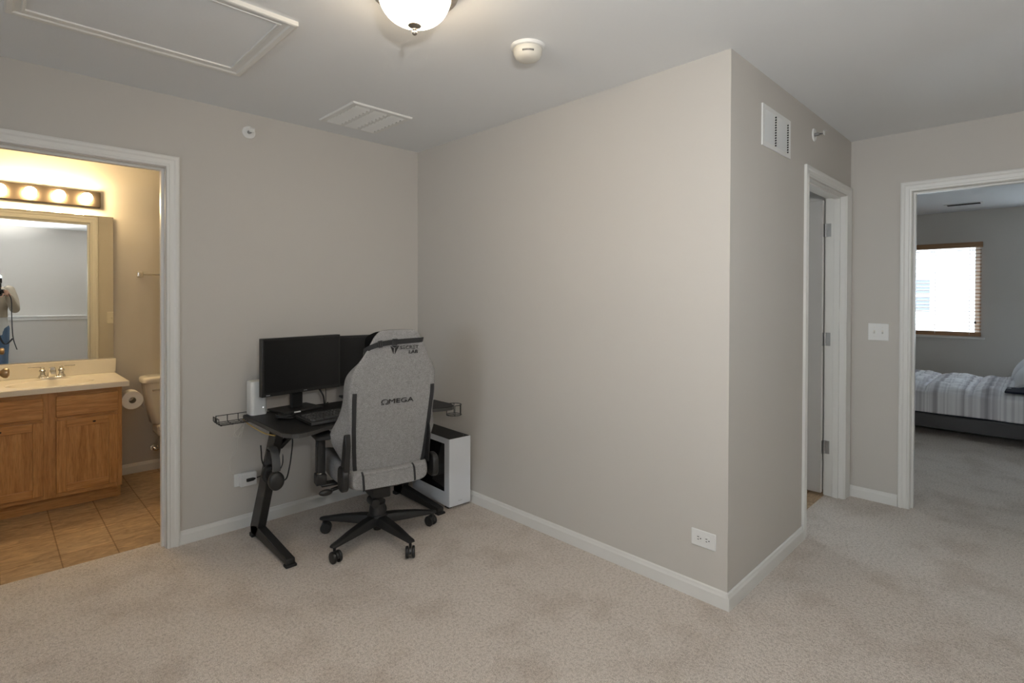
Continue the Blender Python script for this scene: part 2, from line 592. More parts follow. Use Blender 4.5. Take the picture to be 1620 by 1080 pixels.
# loft wall behind the viewer; its window is added to brighten the room
LW = (-3.25, -2.25, 0.95, 1.85)
struct(MB().box(-4.7, -4.6, -4.86, LW[0], 0, H).box(-4.7, -4.6, LW[1], 0.115, 0, H).box(-4.7, -4.6, LW[0], LW[1], 0, LW[2]).box(-4.7, -4.6, LW[0], LW[1], LW[3], H).build('wall_loft', M['wall']))
w2 = struct(MB().box(-4.68, -4.62, LW[0], LW[0] + 0.05, LW[2], LW[3]).box(-4.68, -4.62, LW[1] - 0.05, LW[1], LW[2], LW[3]).box(-4.68, -4.62, LW[0] + 0.05, LW[1] - 0.05, LW[2], LW[2] + 0.05).box(-4.68, -4.62, LW[0] + 0.05, LW[1] - 0.05, LW[3] - 0.05, LW[3]).box(-4.67, -4.63, -2.75, -2.73, LW[2] + 0.05, LW[3] - 0.05).build('window_added_2', M['winwhite'], bevel=0.004))
box('pane', M['glass'], -4.652, -4.648, LW[0] + 0.05, LW[1] - 0.05, LW[2] + 0.05, LW[3] - 0.05, w2)
struct(box('wall_back', M['wall'], -4.6, XD, -4.86, -4.76, 0, H))
# bedroom walls with the window opening, and a second opening added for light
XW = 6.25
BW = (-2.72, -1.88, 0.90, 2.04)
struct(MB().box(XW, XW + 0.15, -5.3, -4.9, 0, H).box(XW, XW + 0.15, -4.9, -3.5, 0, BW[2]).box(XW, XW + 0.15, -4.9, -3.5, BW[3], H).box(XW, XW + 0.15, -3.5, BW[0], 0, H).box(XW, XW + 0.15, BW[1], -0.9, 0, H).box(XW, XW + 0.15, BW[0], BW[1], 0, BW[2]).box(XW, XW + 0.15, BW[0], BW[1], BW[3], H).build('wall_bedroom_window', M['wall']))
struct(box('wall_bedroom_left', M['wall'], XD, XW + 0.15, -0.9, -0.8, 0, H))
struct(box('wall_bedroom_right', M['wall'], XD, XW + 0.15, -5.4, -5.3, 0, H))

w4 = struct(MB().box(6.31, 6.37, -4.9, -4.85, BW[2], BW[3]).box(6.31, 6.37, -3.55, -3.5, BW[2], BW[3]).box(6.31, 6.37, -4.85, -3.55, BW[2], BW[2] + 0.05).box(6.31, 6.37, -4.85, -3.55, BW[3] - 0.05, BW[3]).box(6.32, 6.36, -4.225, -4.175, BW[2] + 0.05, BW[3] - 0.05).build('window_added_3', M['winwhite'], bevel=0.004))  # unseen second bedroom window, added to light the bed and walls
box('pane', M['glass'], 6.338, 6.342, -4.85, -3.55, BW[2] + 0.05, BW[3] - 0.05, w4)

# baseboards: profile (out from wall, up)
BBP = [(0, 0), (0.013, 0), (0.013, 0.053), (0.009, 0.062), (0.007, 0.071), (0.003, 0.075), (0, 0.075)]


def baseboard(name, p, q, out):
    p, q = Vector((*p, 0)), Vector((*q, 0))
    d = (q - p).normalized()
    T = Matrix(((out[0], 0, d.x, p.x), (out[1], 0, d.y, p.y), (0, 1, 0, 0), (0, 0, 0, 1)))
    return struct(MB().prism(BBP, (q - p).length, T).build(name, M['trim']))


baseboard('baseboard_left', (BATH[1] + 0.062, 0), (0, 0), (0, -1))
baseboard('baseboard_front', (0, 0), (0, YC - 0.0001), (-1, 0))
baseboard('baseboard_right', (-0.0131, YC), (CLO[0] - 0.066, YC), (0, -1))
baseboard('baseboard_bedroom_door', (XD, YC), (XD, BED[1] + 0.066), (-1, 0))
baseboard('baseboard_bathroom', (-1.65, YB), (-0.75, YB), (0, -1))
baseboard('baseboard_bedroom_window', (XW, -5.3), (XW, -0.9), (-1, 0))
baseboard('baseboard_knee', (-4.6, -4.56), (XD, -4.56), (0, 1))
baseboard('baseboard_outer', (BATH[0] - 0.062, 0), (-4.6, 0), (0, -1))

# door casings and jambs
CPROF = [(0.0, 0.009), (0.010, 0.011), (0.014, 0.008), (0.032, 0.011), (0.040, 0.016), (0.050, 0.017), (0.058, 0.014)]


def casing(mb, axis, plane, sgn, a0, a1, ztop, w0=1.0, w1=1.0):
    """moulded U-shaped frame on a wall: opening a0..a1 (reveal 5 mm), mitred corners"""
    def P(a, d, z):
        return (a, plane + sgn * d, z) if axis == 'x' else (plane + sgn * d, a, z)
    prof = [(0, 0)] + CPROF + [(0.058, 0)]
    rings = []
    for k in range(4):
        ring = []
        for wv, d in prof:
            o = 0.005 + wv
            if k == 0:
                ring.append(P(a0 - o * w0, d, 0))
            elif k == 1:
                ring.append(P(a0 - o * w0, d, ztop + o))
            elif k == 2:
                ring.append(P(a1 + o * w1, d, ztop + o))
            else:
                ring.append(P(a1 + o * w1, d, 0))
        rings.append(ring)
    mb.loft(rings)


def jamb(mb, axis, p0, p1, a0, a1, ztop, stop_at, t=0.018, sw=0.035, st=0.012):
    def bx(x0, x1, y0, y1, z0, z1):
        if axis == 'x':
            mb.box(x0, x1, y0, y1, z0, z1)
        else:
            mb.box(y0, y1, x0, x1, z0, z1)
    bx(a0 - 0.001, a0 + 0.0005, p0, p1, 0, ztop)
    bx(a1 - 0.0005, a1 + 0.001, p0, p1, 0, ztop)
    bx(a0, a1, p0, p1, ztop - 0.0005, ztop + 0.001)
    bx(a0, a0 + st, stop_at, stop_at + sw, 0, ztop)
    bx(a1 - st, a1, stop_at, stop_at + sw, 0, ztop)
    bx(a0 + st, a1 - st, stop_at, stop_at + sw, ztop - st, ztop)


def doorframe(n, axis, f0, f1, a, stop_at, **kw):
    mb = MB()
    casing(mb, axis, min(f0, f1), -1, a[0], a[1], DH, **kw)
    casing(mb, axis, max(f0, f1), 1, a[0], a[1], DH, **kw)
    o = struct(mb.build('trim_%d' % n, M['trim'], smooth=True, angle=20))
    mj = MB()
    jamb(mj, axis, min(f0, f1) - 0.002, max(f0, f1) + 0.002, a[0], a[1], DH, stop_at)
    mj.build('jamb', M['trim'], o, bevel=0.002)
    return o


doorframe(1, 'x', 0, 0.115, BATH, 0.04)
doorframe(2, 'x', YC, -2.24, CLO, -2.325, w1=1.6, w0=1.05)
doorframe(3, 'y', XD, XD + 0.115, BED, XD + 0.03)

# door 1: bathroom door, swung in, only its knob reaches the picture
d1 = struct(box('door_1', M['trim'], 0.0, 0.035, 0.0, 0.735, 0.012, 2.035, bevel=0.003))
d1.location = (BATH[0] + 0.002, 0.118, 0)
d1.rotation_euler = (0, 0, -math.radians(5))
for s in (1, -1):
    T = Matrix.Translation((0.035 if s > 0 else 0.0, 0.672, 0.925)) @ Matrix.Rotation(s * PI / 2, 4, 'Y')
    MB().lathe([(0, 0), (0.032, 0), (0.031, 0.006), (0.02, 0.010), (0.011, 0.014), (0.010, 0.030), (0.018, 0.036), (0.026, 0.045), (0.0285, 0.055), (0.026, 0.064), (0.017, 0.070), (0, 0.072)], T, 28).build('door_knob', M['brass'], d1, smooth=True)

# door 2: closet door, open square into the closet, hinged on the far jamb
d2 = struct(box('door_2', M['doorshade'], -0.035, 0, 0.0, 0.775, 0.02, 2.035, bevel=0.003))
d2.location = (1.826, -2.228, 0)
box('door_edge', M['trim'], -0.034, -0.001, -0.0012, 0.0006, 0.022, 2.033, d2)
for z in (0.335, 1.08, 1.83):
    hg = MB()
    hg.cyl((0.0, -0.010, z - 0.045), (0.0, -0.010, z + 0.045), 0.007)
    hg.box(-0.034, -0.002, -0.0025, 0.0, z - 0.045, z + 0.045)
    hg.box(0.001, 0.0045, -0.042, -0.010, z - 0.045, z + 0.045)
    hg.build('hinge', M['steel'], d2, smooth=True, bevel=0.001)

# ================================================================ CEILING AND WALL FITTINGS
# attic hatch
hx0, hx1, hy0, hy1 = -2.25, -1.42, -1.248, -0.566
ah = thing('attic_hatch', 'large white framed attic access panel in the ceiling', 'hatch', ((hx0 + hx1) / 2, (hy0 + hy1) / 2, H))


def rect_frame(mb, x0, x1, y0, y1, z, prof):
    """moulding round a rectangle on the ceiling; prof = (inward, down)"""
    rings = []
    for cx, cy, sx, sy in ((x0, y0, 1, 1), (x1, y0, -1, 1), (x1, y1, -1, -1), (x0, y1, 1, -1)):
        rings.append([(cx + sx * i, cy + sy * i, z - d) for i, d in prof])
    rings.append(rings[0])
    mb.loft(rings, cap=False)


mb = MB()
rect_frame(mb, hx0 - ah.location.x, hx1 - ah.location.x, hy0 - ah.location.y, hy1 - ah.location.y, 0, [(0, 0), (0, 0.016), (0.006, 0.018), (0.022, 0.016), (0.028, 0.011), (0.046, 0.009), (0.049, 0.012), (0.058, 0.010), (0.060, 0)])
mb.build('hatch_frame', M['trim'], ah, smooth=True, angle=20)
w_, h_ = (hx1 - hx0) / 2 - 0.058, (hy1 - hy0) / 2 - 0.058
box('hatch_panel', M['ceil'], -w_, w_, -h_, h_, -0.004, -0.0005, ah)

# ceiling register
vx, vy = -0.663, -0.415
cv = thing('ceiling_vent', 'white three-panel air register in the ceiling near the corner', 'vent', (vx, vy, H))
mb = MB()
rect_frame(mb, -0.193, 0.193, -0.213, 0.213, 0, [(0, 0), (0, 0.004), (0.004, 0.010), (0.032, 0.010), (0.034, 0.004), (0.034, 0)])
for x in (-0.053, 0.053):
    mb.box(x - 0.012, x + 0.012, -0.18, 0.18, -0.0098, -0.001)
mb.build('vent_frame', M['white'], cv, smooth=True, angle=20)
for i, x in enumerate((-0.112, 0.0, 0.112)):
    mb = MB()
    for k in range(9):
        y = -0.175 + k * 0.0425
        T = Matrix.Translation((x, y, -0.006)) @ Matrix.Rotation(math.radians(-24), 4, 'X')
        mb.box(-0.045, 0.045, -0.021, 0.021, -0.001, 0.001, T)
    mb.build('louver_panel', M['white'], cv)

# ceiling lamp
cl = thing('ceiling_lamp', 'lit flush ceiling lamp with frosted glass bowl and nickel rim', 'lamp', (-1.251, -1.80, H))
MB().lathe([(0, 0), (0.146, 0), (0.154, -0.006), (0.156, -0.018), (0.149, -0.030), (0.152, -0.036), (0.147, -0.048), (0.137, -0.057), (0.124, -0.060), (0.118, -0.052), (0.0, -0.050)], seg=64).build('rim', M['nickel'], cl, smooth=True, angle=50)
prof = [(0.120, -0.050)]
for i in range(15):
    t = i / 14 * PI / 2
    prof.append((0.122 * math.cos(t) ** 0.8 if i < 14 else 0, -0.055 - 0.093 * math.sin(t) ** 1.15))
MB().lathe(prof, seg=64).build('glass_bowl', M['lampglass'], cl, smooth=True, angle=80)
MB().lathe([(0, -0.143), (0.009, -0.144), (0.022, -0.149), (0.023, -0.153), (0.013, -0.158), (0.0065, -0.162), (0.008, -0.166), (0.0055, -0.169), (0.009, -0.174), (0.0085, -0.180), (0.0045, -0.184), (0, -0.185)], seg=24).build('finial', M['nickel'], cl, smooth=True, angle=60)

# smoke detector
sd = thing('smoke_detector', 'round ivory smoke detector on the ceiling right of the lamp', 'smoke detector', (-0.634, -1.745, H), math.radians(-45))
MB().lathe([(0, 0), (0.074, 0), (0.074, -0.006), (0.070, -0.012), (0.062, -0.014), (0.060, -0.010), (0, -0.010)], seg=48).build('base_plate', M['white'], sd, smooth=True)
MB().lathe([(0.058, -0.010), (0.062, -0.015), (0.061, -0.032), (0.054, -0.048), (0.044, -0.056), (0.030, -0.059), (0, -0.060)], seg=48).build('body', M['offwhite'], sd, smooth=True, angle=60)
mb = MB()
for k in range(9):
    T = Matrix.Rotation(math.radians(-112 + k * 5.5), 4, 'Z')
    mb.box(0.052, 0.0600, -0.0016, 0.0016, -0.041, -0.034, T)
mb.build('sensor_slots', M['dark'], sd)

# wall return vent beside the closet door
wv = thing('wall_vent', 'white louvred return air grille high on the wall above closet door', 'vent', (0.534, YC, 2.194))
mb = MB()
W_, Hh = 0.193, 0.100
mb.box(-W_, -W_ + 0.030, -0.008, 0, -Hh, Hh).box(W_ - 0.030, W_, -0.008, 0, -Hh, Hh).box(-W_ + 0.03, W_ - 0.03, -0.008, 0, Hh - 0.024, Hh).box(-W_ + 0.03, W_ - 0.03, -0.008, 0, -Hh, -Hh + 0.024).box(-0.010, 0.010, -0.0075, 0, -Hh + 0.024, Hh - 0.024)
mb.build('vent_frame', M['white'], wv, bevel=0.002)
box('backing', M['dark'], -W_ + 0.02, W_ - 0.02, -0.0012, -0.0002, -Hh + 0.02, Hh - 0.02, wv)
for sgn in (-1, 1):
    x0, x1 = (-W_ + 0.03, -0.010) if sgn < 0 else (0.010, W_ - 0.03)
    mb = MB()
    for k in range(12):
        z = -0.070 + k * 0.01275
        T = Matrix.Translation((0, -0.004, z)) @ Matrix.Rotation(math.radians(-50), 4, 'X')
        mb.box(x0, x1 - 0.012, -0.0062, 0.0062, -0.0006, 0.0006, T)
    mb.build('louvers', M['white'], wv)
    mb = MB()
    for k in range(12):
        z = -0.070 + k * 0.01275
        mb.box(x1 - 0.013, x1 - 0.003, -0.0078, -0.003, z - 0.0035, z + 0.0035)
    mb.build('louver_gaps', M['dark'], wv)


# sidewall sprinklers
def sprinkler(loc, rz, label):
    s = thing('fire_sprinkler', label, 'sprinkler', loc, rz, 'wall sprinklers')
    R = Matrix.Rotation(PI / 2, 4, 'X')
    MB().lathe([(0.010, 0.004), (0.024, 0.008), (0.034, 0.006), (0.037, 0.0), (0.012, 0.0)], R, 36).build('escutcheon', M['white'], s, smooth=True)
    mb = MB().cyl((0, 0, 0), (0, -0.028, 0), 0.010)
    for q in (-1, 1):
        mb.tube([(q * 0.010, -0.024, 0), (q * 0.012, -0.036, 0), (q * 0.005, -0.050, 0)], 0.0022, 6)
    mb.build('nozzle', M['steel'], s, smooth=True)
    mb = MB().box(-0.016, 0.016, -0.054, -0.052, -0.010, 0.012).box(-0.014, 0.014, -0.066, -0.052, 0.011, 0.0125)
    mb.build('deflector', M['white'], s, bevel=0.0006)
    MB().cyl((0, -0.026, 0), (0, -0.050, 0), 0.0022).build('bulb', M['dark'], s, smooth=True)


sprinkler((-1.193, 0, 2.328), 0, 'white sidewall sprinkler head above the gaming desk corner, right of bathroom door')
sprinkler((1.137, YC, 2.312), 0, 'white sidewall sprinkler head beside the louvred wall vent')


# outlets and switches: built facing -y at the origin
def duplex(loc, rz, label, horizontal=True, used=False):
    o = thing('wall_outlet', label, 'outlet', loc, rz, 'wall outlets')
    Rr = Matrix.Rotation(PI / 2, 4, 'X')
    MB().prism(rounded(0.0575, 0.0375, 0.004), 0.006, Rr).build('cover_plate', M['white'], o, bevel=0.003)
    for q in (-1, 1):
        c = q * 0.0195
        mb = MB().prism([(c + a, b) for a, b in rounded(0.0135, 0.0165, 0.011)], 0.0072, Rr)
        r = mb.build('receptacle', M['white'], o, bevel=0.0008)
        m2 = MB()
        m2.box(c - 0.008, c - 0.000, -0.0078, -0.0068, 0.0045, 0.0072).box(c - 0.007, c - 0.000, -0.0078, -0.0068, -0.0068, -0.0042)
        m2.cyl((c + 0.008, -0.0066, 0), (c + 0.008, -0.0078, 0), 0.0026, seg=12)
        m2.build('slots', M['dark'], r)
    MB().cyl((0, -0.006, 0), (0, -0.0073, 0), 0.0026, seg=12).build('screw', M['white'], o)
    return o


duplex((0, -2.247, 0.275), -PI / 2, 'white sideways duplex outlet low on the wall near its outer corner')
duplex((-1.219, 0, 0.285), 0, 'white sideways outlet under the desk with an adapter plugged in')

sw = thing('light_switch', 'white double toggle switch plate between closet and bedroom doors', 'switch', (XD, -2.524, 1.138), -PI / 2, 'light switches')
Rr = Matrix.Rotation(PI / 2, 4, 'X')
MB().prism(rounded(0.058, 0.0575, 0.004), 0.006, Rr).build('cover_plate', M['white'], sw, bevel=0.003)
for c in (-0.023, 0.023):
    MB().box(c - 0.005, c + 0.005, -0.0068, -0.0055, -0.012, 0.012).build('toggle_slot', M['offwhite'], sw)
    T = Matrix.Translation((c, -0.006, 0.0)) @ Matrix.Rotation(math.radians(28), 4, 'X')
    MB().box(-0.0035, 0.0035, -0.015, 0, -0.0045, 0.0045, T).build('toggle', M['white'], sw, bevel=0.001)
    for z in (-0.030, 0.030):
        MB().cyl((c, -0.005, z), (c, -0.0068, z), 0.0025, seg=12).build('screw', M['offwhite'], sw)
# bathroom switch, seen only in the mirror
sb = thing('light_switch', 'single switch plate beside bathroom door, seen in the mirror', 'switch', (-1.45, 0.115, 1.15), PI, 'light switches')
MB().prism(rounded(0.036, 0.0575, 0.004), 0.006, Rr).build('cover_plate', M['offwhite'], sb, bevel=0.003)
T = Matrix.Translation((0, -0.006, 0.0)) @ Matrix.Rotation(math.radians(28), 4, 'X')
MB().box(-0.0035, 0.0035, -0.015, 0, -0.0045, 0.0045, T).build('toggle', M['offwhite'], sb, bevel=0.001)
# ================================================================ DESK
DZ = 0.693
desk = thing('gaming_desk', 'black gaming desk with angled legs in the room corner', 'desk', (-0.745, -0.43, 0))


def L(x, y, z=0.0):          # world point -> desk local
    return (x + 0.745, y + 0.43, z)


tp = [(-1.27, -0.14), (-1.27, -0.695), (-1.243, -0.752), (-1.215, -0.768), (-1.175, -0.768), (-1.13, -0.752), (-1.07, -0.722), (-1.00, -0.706), (-0.90, -0.700),
      (-0.59, -0.700), (-0.49, -0.706), (-0.42, -0.722), (-0.36, -0.752), (-0.315, -0.768), (-0.275, -0.768), (-0.247, -0.752), (-0.22, -0.695), (-0.22, -0.14)]
MB().prism([(x + 0.745, y + 0.43) for x, y in tp], 0.024, Matrix.Translation((0, 0, DZ - 0.024))).build('tabletop', M['desktop'], desk, bevel=0.004)
MB().prism([((x + 0.745) * 1.0018, (y + 0.454) * 1.003 - 0.024) for x, y in tp], 0.019, Matrix.Translation((0, 0, DZ - 0.0225))).build('edge_band', M['deskedge'], desk)


def zleg(x):
    mb = MB()
    hw = 0.0225
    # upright, leaning forward; then foot along the floor (profile in y,z)
    up = [(-0.155, 0.020), (-0.235, 0.020), (-0.265, 0.075), (-0.530, 0.667), (-0.445, 0.667), (-0.145, 0.060)]
    T = Matrix(((0, 0, 1, x - hw + 0.745), (1, 0, 0, 0.43), (0, 1, 0, 0), (0, 0, 0, 1)))
    mb.prism(up, 2 * hw, T)
    ft = [(-0.150, 0.020), (-0.150, 0.060), (-0.235, 0.085), (-0.268, 0.078), (-0.660, 0.040), (-0.660, 0.012), (-0.640, 0.012)]
    mb.prism(ft, 2 * hw, T)
    leg = mb.build('leg', M['blackmetal'], desk, bevel=0.004)
    for y, z1 in ((-0.165, 0.022), (-0.652, 0.014)):
        MB().box(x - 0.028 + 0.745, x + 0.028 + 0.745, y - 0.020 + 0.43, y + 0.020 + 0.43, 0.0, z1).build('foot_pad', M['rubber'], leg, bevel=0.004)
    q = 1 if x < -0.7 else -1
    T = frame_T(L(x + q * 0.018, -0.478, 0.560), (q, 0, 0.85), (0, 1, 0))
    MB().box(0, 0.125, -0.006, 0.034, -0.010, 0.010, T).build('brace', M['blackmetal'], desk, bevel=0.003)


zleg(-1.2125)
zleg(-0.2755)
mb = MB().box(-1.235 + 0.745, -0.253 + 0.745, -0.475 + 0.43, -0.435 + 0.43, 0.628, 0.667)
mb.build('cross_rail', M['blackmetal'], desk, bevel=0.003)
mb = MB().box(-1.235 + 0.745, -1.19 + 0.745, -0.66 + 0.43, -0.20 + 0.43, 0.650, 0.668)
mb.build('top_bracket', M['blackmetal'], desk, bevel=0.002)
mb = MB().box(-0.30 + 0.745, -0.253 + 0.745, -0.66 + 0.43, -0.20 + 0.43, 0.650, 0.668)
mb.build('top_bracket', M['blackmetal'], desk, bevel=0.002)
# wire tray on the left end
mb = MB()
x0, x1, yb, yf = -1.425, -1.255, -0.150, -0.245
for y, z in ((yb, 0.708), (yb, 0.672), (-0.180, 0.670), (-0.212, 0.670), (yf, 0.672)):
    mb.tube([L(x0 + 0.01, y, z), L(x1, y, z)], 0.0023, 6)
for x in (-1.412, -1.355, -1.300):
    mb.tube([L(x, yb, 0.708), L(x, yb, 0.680), L(x, yb - 0.008, 0.671), L(x, yf + 0.005, 0.669), L(x, yf, 0.674), L(x, yf, 0.678)], 0.0023, 6)
mb.tube([L(x0 + .01, yb, 0.672), L(x0, yb, 0.684), L(x0, yb, 0.706), L(x0, yf, 0.706), L(x0, yf, 0.684), L(x0 + .01, yf, 0.672)], 0.0023, 6)
for y in (-0.180, -0.212):
    mb.tube([L(x0, y, 0.706), L(x0, y, 0.684), L(x0 + 0.01, y, 0.670)], 0.0023, 6)
mb.build('wire_tray', M['blackmetal'], desk, smooth=True)
# cup holder on the right end
mb = MB()
cxy = (-0.205, -0.700)
for z, a, b in ((0.685, -2.1, 2.6), (0.622, 0, 2 * PI)):
    mb.tube([L(cxy[0] + 0.047 * math.cos(a + (b - a) * k / 24), cxy[1] + 0.047 * math.sin(a + (b - a) * k / 24), z) for k in range(25)], 0.0023, 6)
for a in (-2.1, -1.1, -0.1, 0.9, 2.2):
    mb.tube([L(cxy[0] + 0.047 * math.cos(a), cxy[1] + 0.047 * math.sin(a), z) for z in (0.685, 0.622)], 0.0023, 6)
mb.tube([L(cxy[0] + 0.047 * math.cos(a), cxy[1] + 0.047 * math.sin(a), 0.621) for a in (-2.1, 1.04)], 0.0023, 6)
mb.tube([L(cxy[0] + 0.047 * math.cos(a), cxy[1] + 0.047 * math.sin(a), 0.621) for a in (-0.6, 2.54)], 0.0023, 6)
mb.build('cup_holder', M['blackmetal'], desk, smooth=True)
mb = MB().tube([L(-1.225, -0.470, 0.600), L(-1.238, -0.520, 0.575), L(-1.275, -0.536, 0.568), L(-1.286, -0.537, 0.582)], 0.005, 8)
mb.build('headset_hook', M['blackmetal'], desk, smooth=True)


# ---------------------------------------------------------------- monitors
def monitor(x, y, rz, w, z0, z1, label, base=True, neck=True):
    m = thing('monitor', label, 'monitor', (x, y, DZ), rz, 'monitors on the desk')
    a, b = z0 - DZ, z1 - DZ
    MB().box(-w / 2, w / 2, -0.012, 0.022, a, b).build('housing', M['black'], m, bevel=0.003)
    MB().box(-w / 2 + 0.012, w / 2 - 0.012, -0.0128, -0.0115, a + 0.020, b - 0.012).build('screen', M['screen'], m)
    MB().box(-w * 0.3, w * 0.3, 0.022, 0.05, a + 0.05, b - 0.06).build('rear_cover', M['black'], m, bevel=0.012)
    n = MB().box(-0.034, 0.034, 0.052, 0.085, 0.012, a + 0.14).build('neck', M['black'], m, bevel=0.006)
    MB().prism(rounded(0.125, 0.095, 0.008), 0.012, Matrix.Translation((0.0, 0.075, 0))).build('stand_base', M['black'], m, bevel=0.003)
    return m


m1 = monitor(-0.988, -0.272, math.radians(7.3), 0.490, 0.806, 1.128, 'left black monitor, fully in view on the gaming desk')
lettering('logo', '\u2022\u2022\u2022', M['greyline'], m1, frame_T((0.002, -0.0122, 0.806 - DZ + 0.008), (1, 0, 0), (0, 0, 1)), 0.020, 0.004, 0.0006)
MB().box(-0.222, -0.200, -0.0128, -0.0120, 0.806 - DZ + 0.006, 0.806 - DZ + 0.010).build('sticker', M['greyline'], m1)
m2 = monitor(-0.535, -0.195, math.radians(-9), 0.480, 0.795, 1.112, 'right black monitor, mostly hidden behind the grey chair')
# monitor cables
mb = MB().tube(curve_pts([(-0.90, -0.215, 0.845), (-0.875, -0.225, 0.815), (-0.845, -0.235, 0.760), (-0.825, -0.215, 0.700), (-0.78, -0.16, 0.698)]), 0.005, 8)
tag(mb.build('monitor_cable', M['rubber'], smooth=True), 'thick black cable drooping below the left monitor onto the desk', 'cable', 'cables behind the monitors')
mb = MB().tube(curve_pts([(-0.87, -0.205, 0.845), (-0.84, -0.205, 0.828), (-0.813, -0.20, 0.79), (-0.810, -0.195, 0.70), (-0.80, -0.155, 0.697)]), 0.0022, 8)
tag(mb.build('monitor_cable', M['rubber'], smooth=True), 'thin black cable hanging right of the thicker one below left monitor', 'cable', 'cables behind the monitors')

# ---------------------------------------------------------------- router
rt_ = thing('router', 'white tower router on the left end of the black desk', 'router', (-1.206, -0.165, DZ))
P_ = rounded(0.044, 0.044, 0.018)
MB().loft([[(x * s, y * s, z) for x, y in P_] for s, z in ((0.96, 0.0), (1.0, 0.004), (1.0, 0.181), (0.975, 0.186), (0.90, 0.188))]).build('body', M['white'], rt_, smooth=True, angle=30)
MB().loft([[(x * 0.84, y * 0.84, z) for x, y in P_] for z in (0.186, 0.1895)]).build('top_cap', M['offwhite'], rt_, smooth=True, angle=30)
MB().cyl((0.020, -0.0436, 0.040), (0.020, -0.0448, 0.040), 0.0022, seg=12).build('status_light', M['led'], rt_)
mb = MB().tube(curve_pts([(-1.225, -0.118, 0.71), (-1.235, -0.09, 0.70), (-1.25, -0.055, 0.62), (-1.285, -0.028, 0.57), (-1.27, -0.025, 0.545), (-1.235, -0.03, 0.585), (-1.24, -0.05, 0.655), (-1.285, -0.045, 0.64), (-1.275, -0.022, 0.56), (-1.245, -0.02, 0.54), (-1.235, -0.025, 0.60), (-1.262, -0.02, 0.53), (-1.265, -0.015, 0.47), (-1.297, -0.012, 0.41), (-1.300, -0.014, 0.355), (-1.285, -0.03, 0.335)]), 0.0018, 6)
tag(mb.build('router_cable', M['whitecable'], smooth=True), 'thin white cable looping from the desk end down to outlet', 'cable')
mb = MB().tube(curve_pts([(-1.262, -0.11, 0.662), (-1.262, -0.20, 0.650), (-1.258, -0.33, 0.640), (-1.250, -0.44, 0.636), (-1.2367, -0.52, 0.640)]), 0.0034, 8)
tag(mb.build('network_cable', M['yellowcable'], smooth=True), 'tan cable sagging under the left edge of the desk', 'cable')

# white adapter in the left outlet, black plug in the adapter
ad = thing('power_adapter', 'boxy white power adapter plugged into the outlet under the desk', 'adapter', (-1.2065, -0.0075, 0.285))
MB().box(-0.045, 0.045, -0.032, 0, -0.036, 0.040).build('body', M['white'], ad, bevel=0.004)
pg = thing('power_plug', 'black plug on a cord in front of white adapter', 'plug', (-1.192, -0.040, 0.285), math.radians(8))
MB().loft([[(x, y * k, z * k + 0.0) for y, z in rounded(0.010, 0.009, 0.004)] for x, k in ((-0.028, 0.9), (-0.022, 1.0), (0.008, 1.0), (0.022, 0.45))]).build('plug_body', M['rubber'], pg, smooth=True)
MB().tube(curve_pts([(0.020, 0, 0), (0.060, 0.006, 0.002), (0.11, 0.012, -0.008), (0.16, 0.012, -0.01), (0.20, 0.012, 0.05), (0.19, 0.008, 0.20), (0.17, -0.10, 0.34), (0.14, -0.30, 0.358)]), 0.0035, 8).build('cord', M['rubber'], pg, smooth=True)

# ---------------------------------------------------------------- keyboard and cable coil
kb = thing('keyboard', 'black mechanical keyboard on the desk left of the chair', 'keyboard', (-0.895, -0.570, DZ), math.radians(3))
Kt = Matrix.Rotation(math.radians(5), 4, 'X')
MB().prism(rounded(0.222, 0.090, 0.006), 0.018, Kt @ Matrix.Translation((0, 0, 0.0085))).build('case', M['black'], kb, bevel=0.003)
for q in (-0.16, 0.16):
    MB().box(q - 0.02, q + 0.02, 0.062, 0.075, 0.0, 0.018).build('tilt_foot', M['rubber'], kb)
    MB().box(q - 0.02, q + 0.02, -0.085, -0.072, 0.0, 0.005).build('front_foot', M['rubber'], kb)
mb = MB()
for r in range(6):
    y = -0.060 + r * 0.0195 + (0.006 if r == 5 else 0)
    x = -0.210
    wid = {0: [1.25, 1.25, 1.25, 6.25, 1.25, 1.25, 1.25, 1.25], 1: [2.25] + [1] * 10 + [2.75], 2: [1.75] + [1] * 11 + [2.25], 3: [1.5] + [1] * 12 + [1.5], 4: [1] * 13 + [2], 5: [1] * 15}[r] + [1] * 4 + [1] * 4
    for w in wid:
        ww = w * 0.0183
        if x + ww > 0.213:
            break
        b0 = [(x + 0.0008, y - 0.0083), (x + ww - 0.0008, y - 0.0083), (x + ww - 0.0008, y + 0.0083), (x + 0.0008, y + 0.0083)]
        t0 = [(x + 0.003, y - 0.0062), (x + ww - 0.003, y - 0.0062), (x + ww - 0.003, y + 0.0070), (x + 0.003, y + 0.0070)]
        mb.loft([[Kt @ Vector((*p, 0.0262)) for p in b0], [Kt @ Vector((*p, 0.0345)) for p in t0]])
        x += ww
mb.build('keycaps', M['darkgrey'], kb)
MB().box(-0.222, 0.222, -0.0925, -0.0895, 0.004, 0.016).build('front_lip', M['darkgrey'], kb, bevel=0.001)

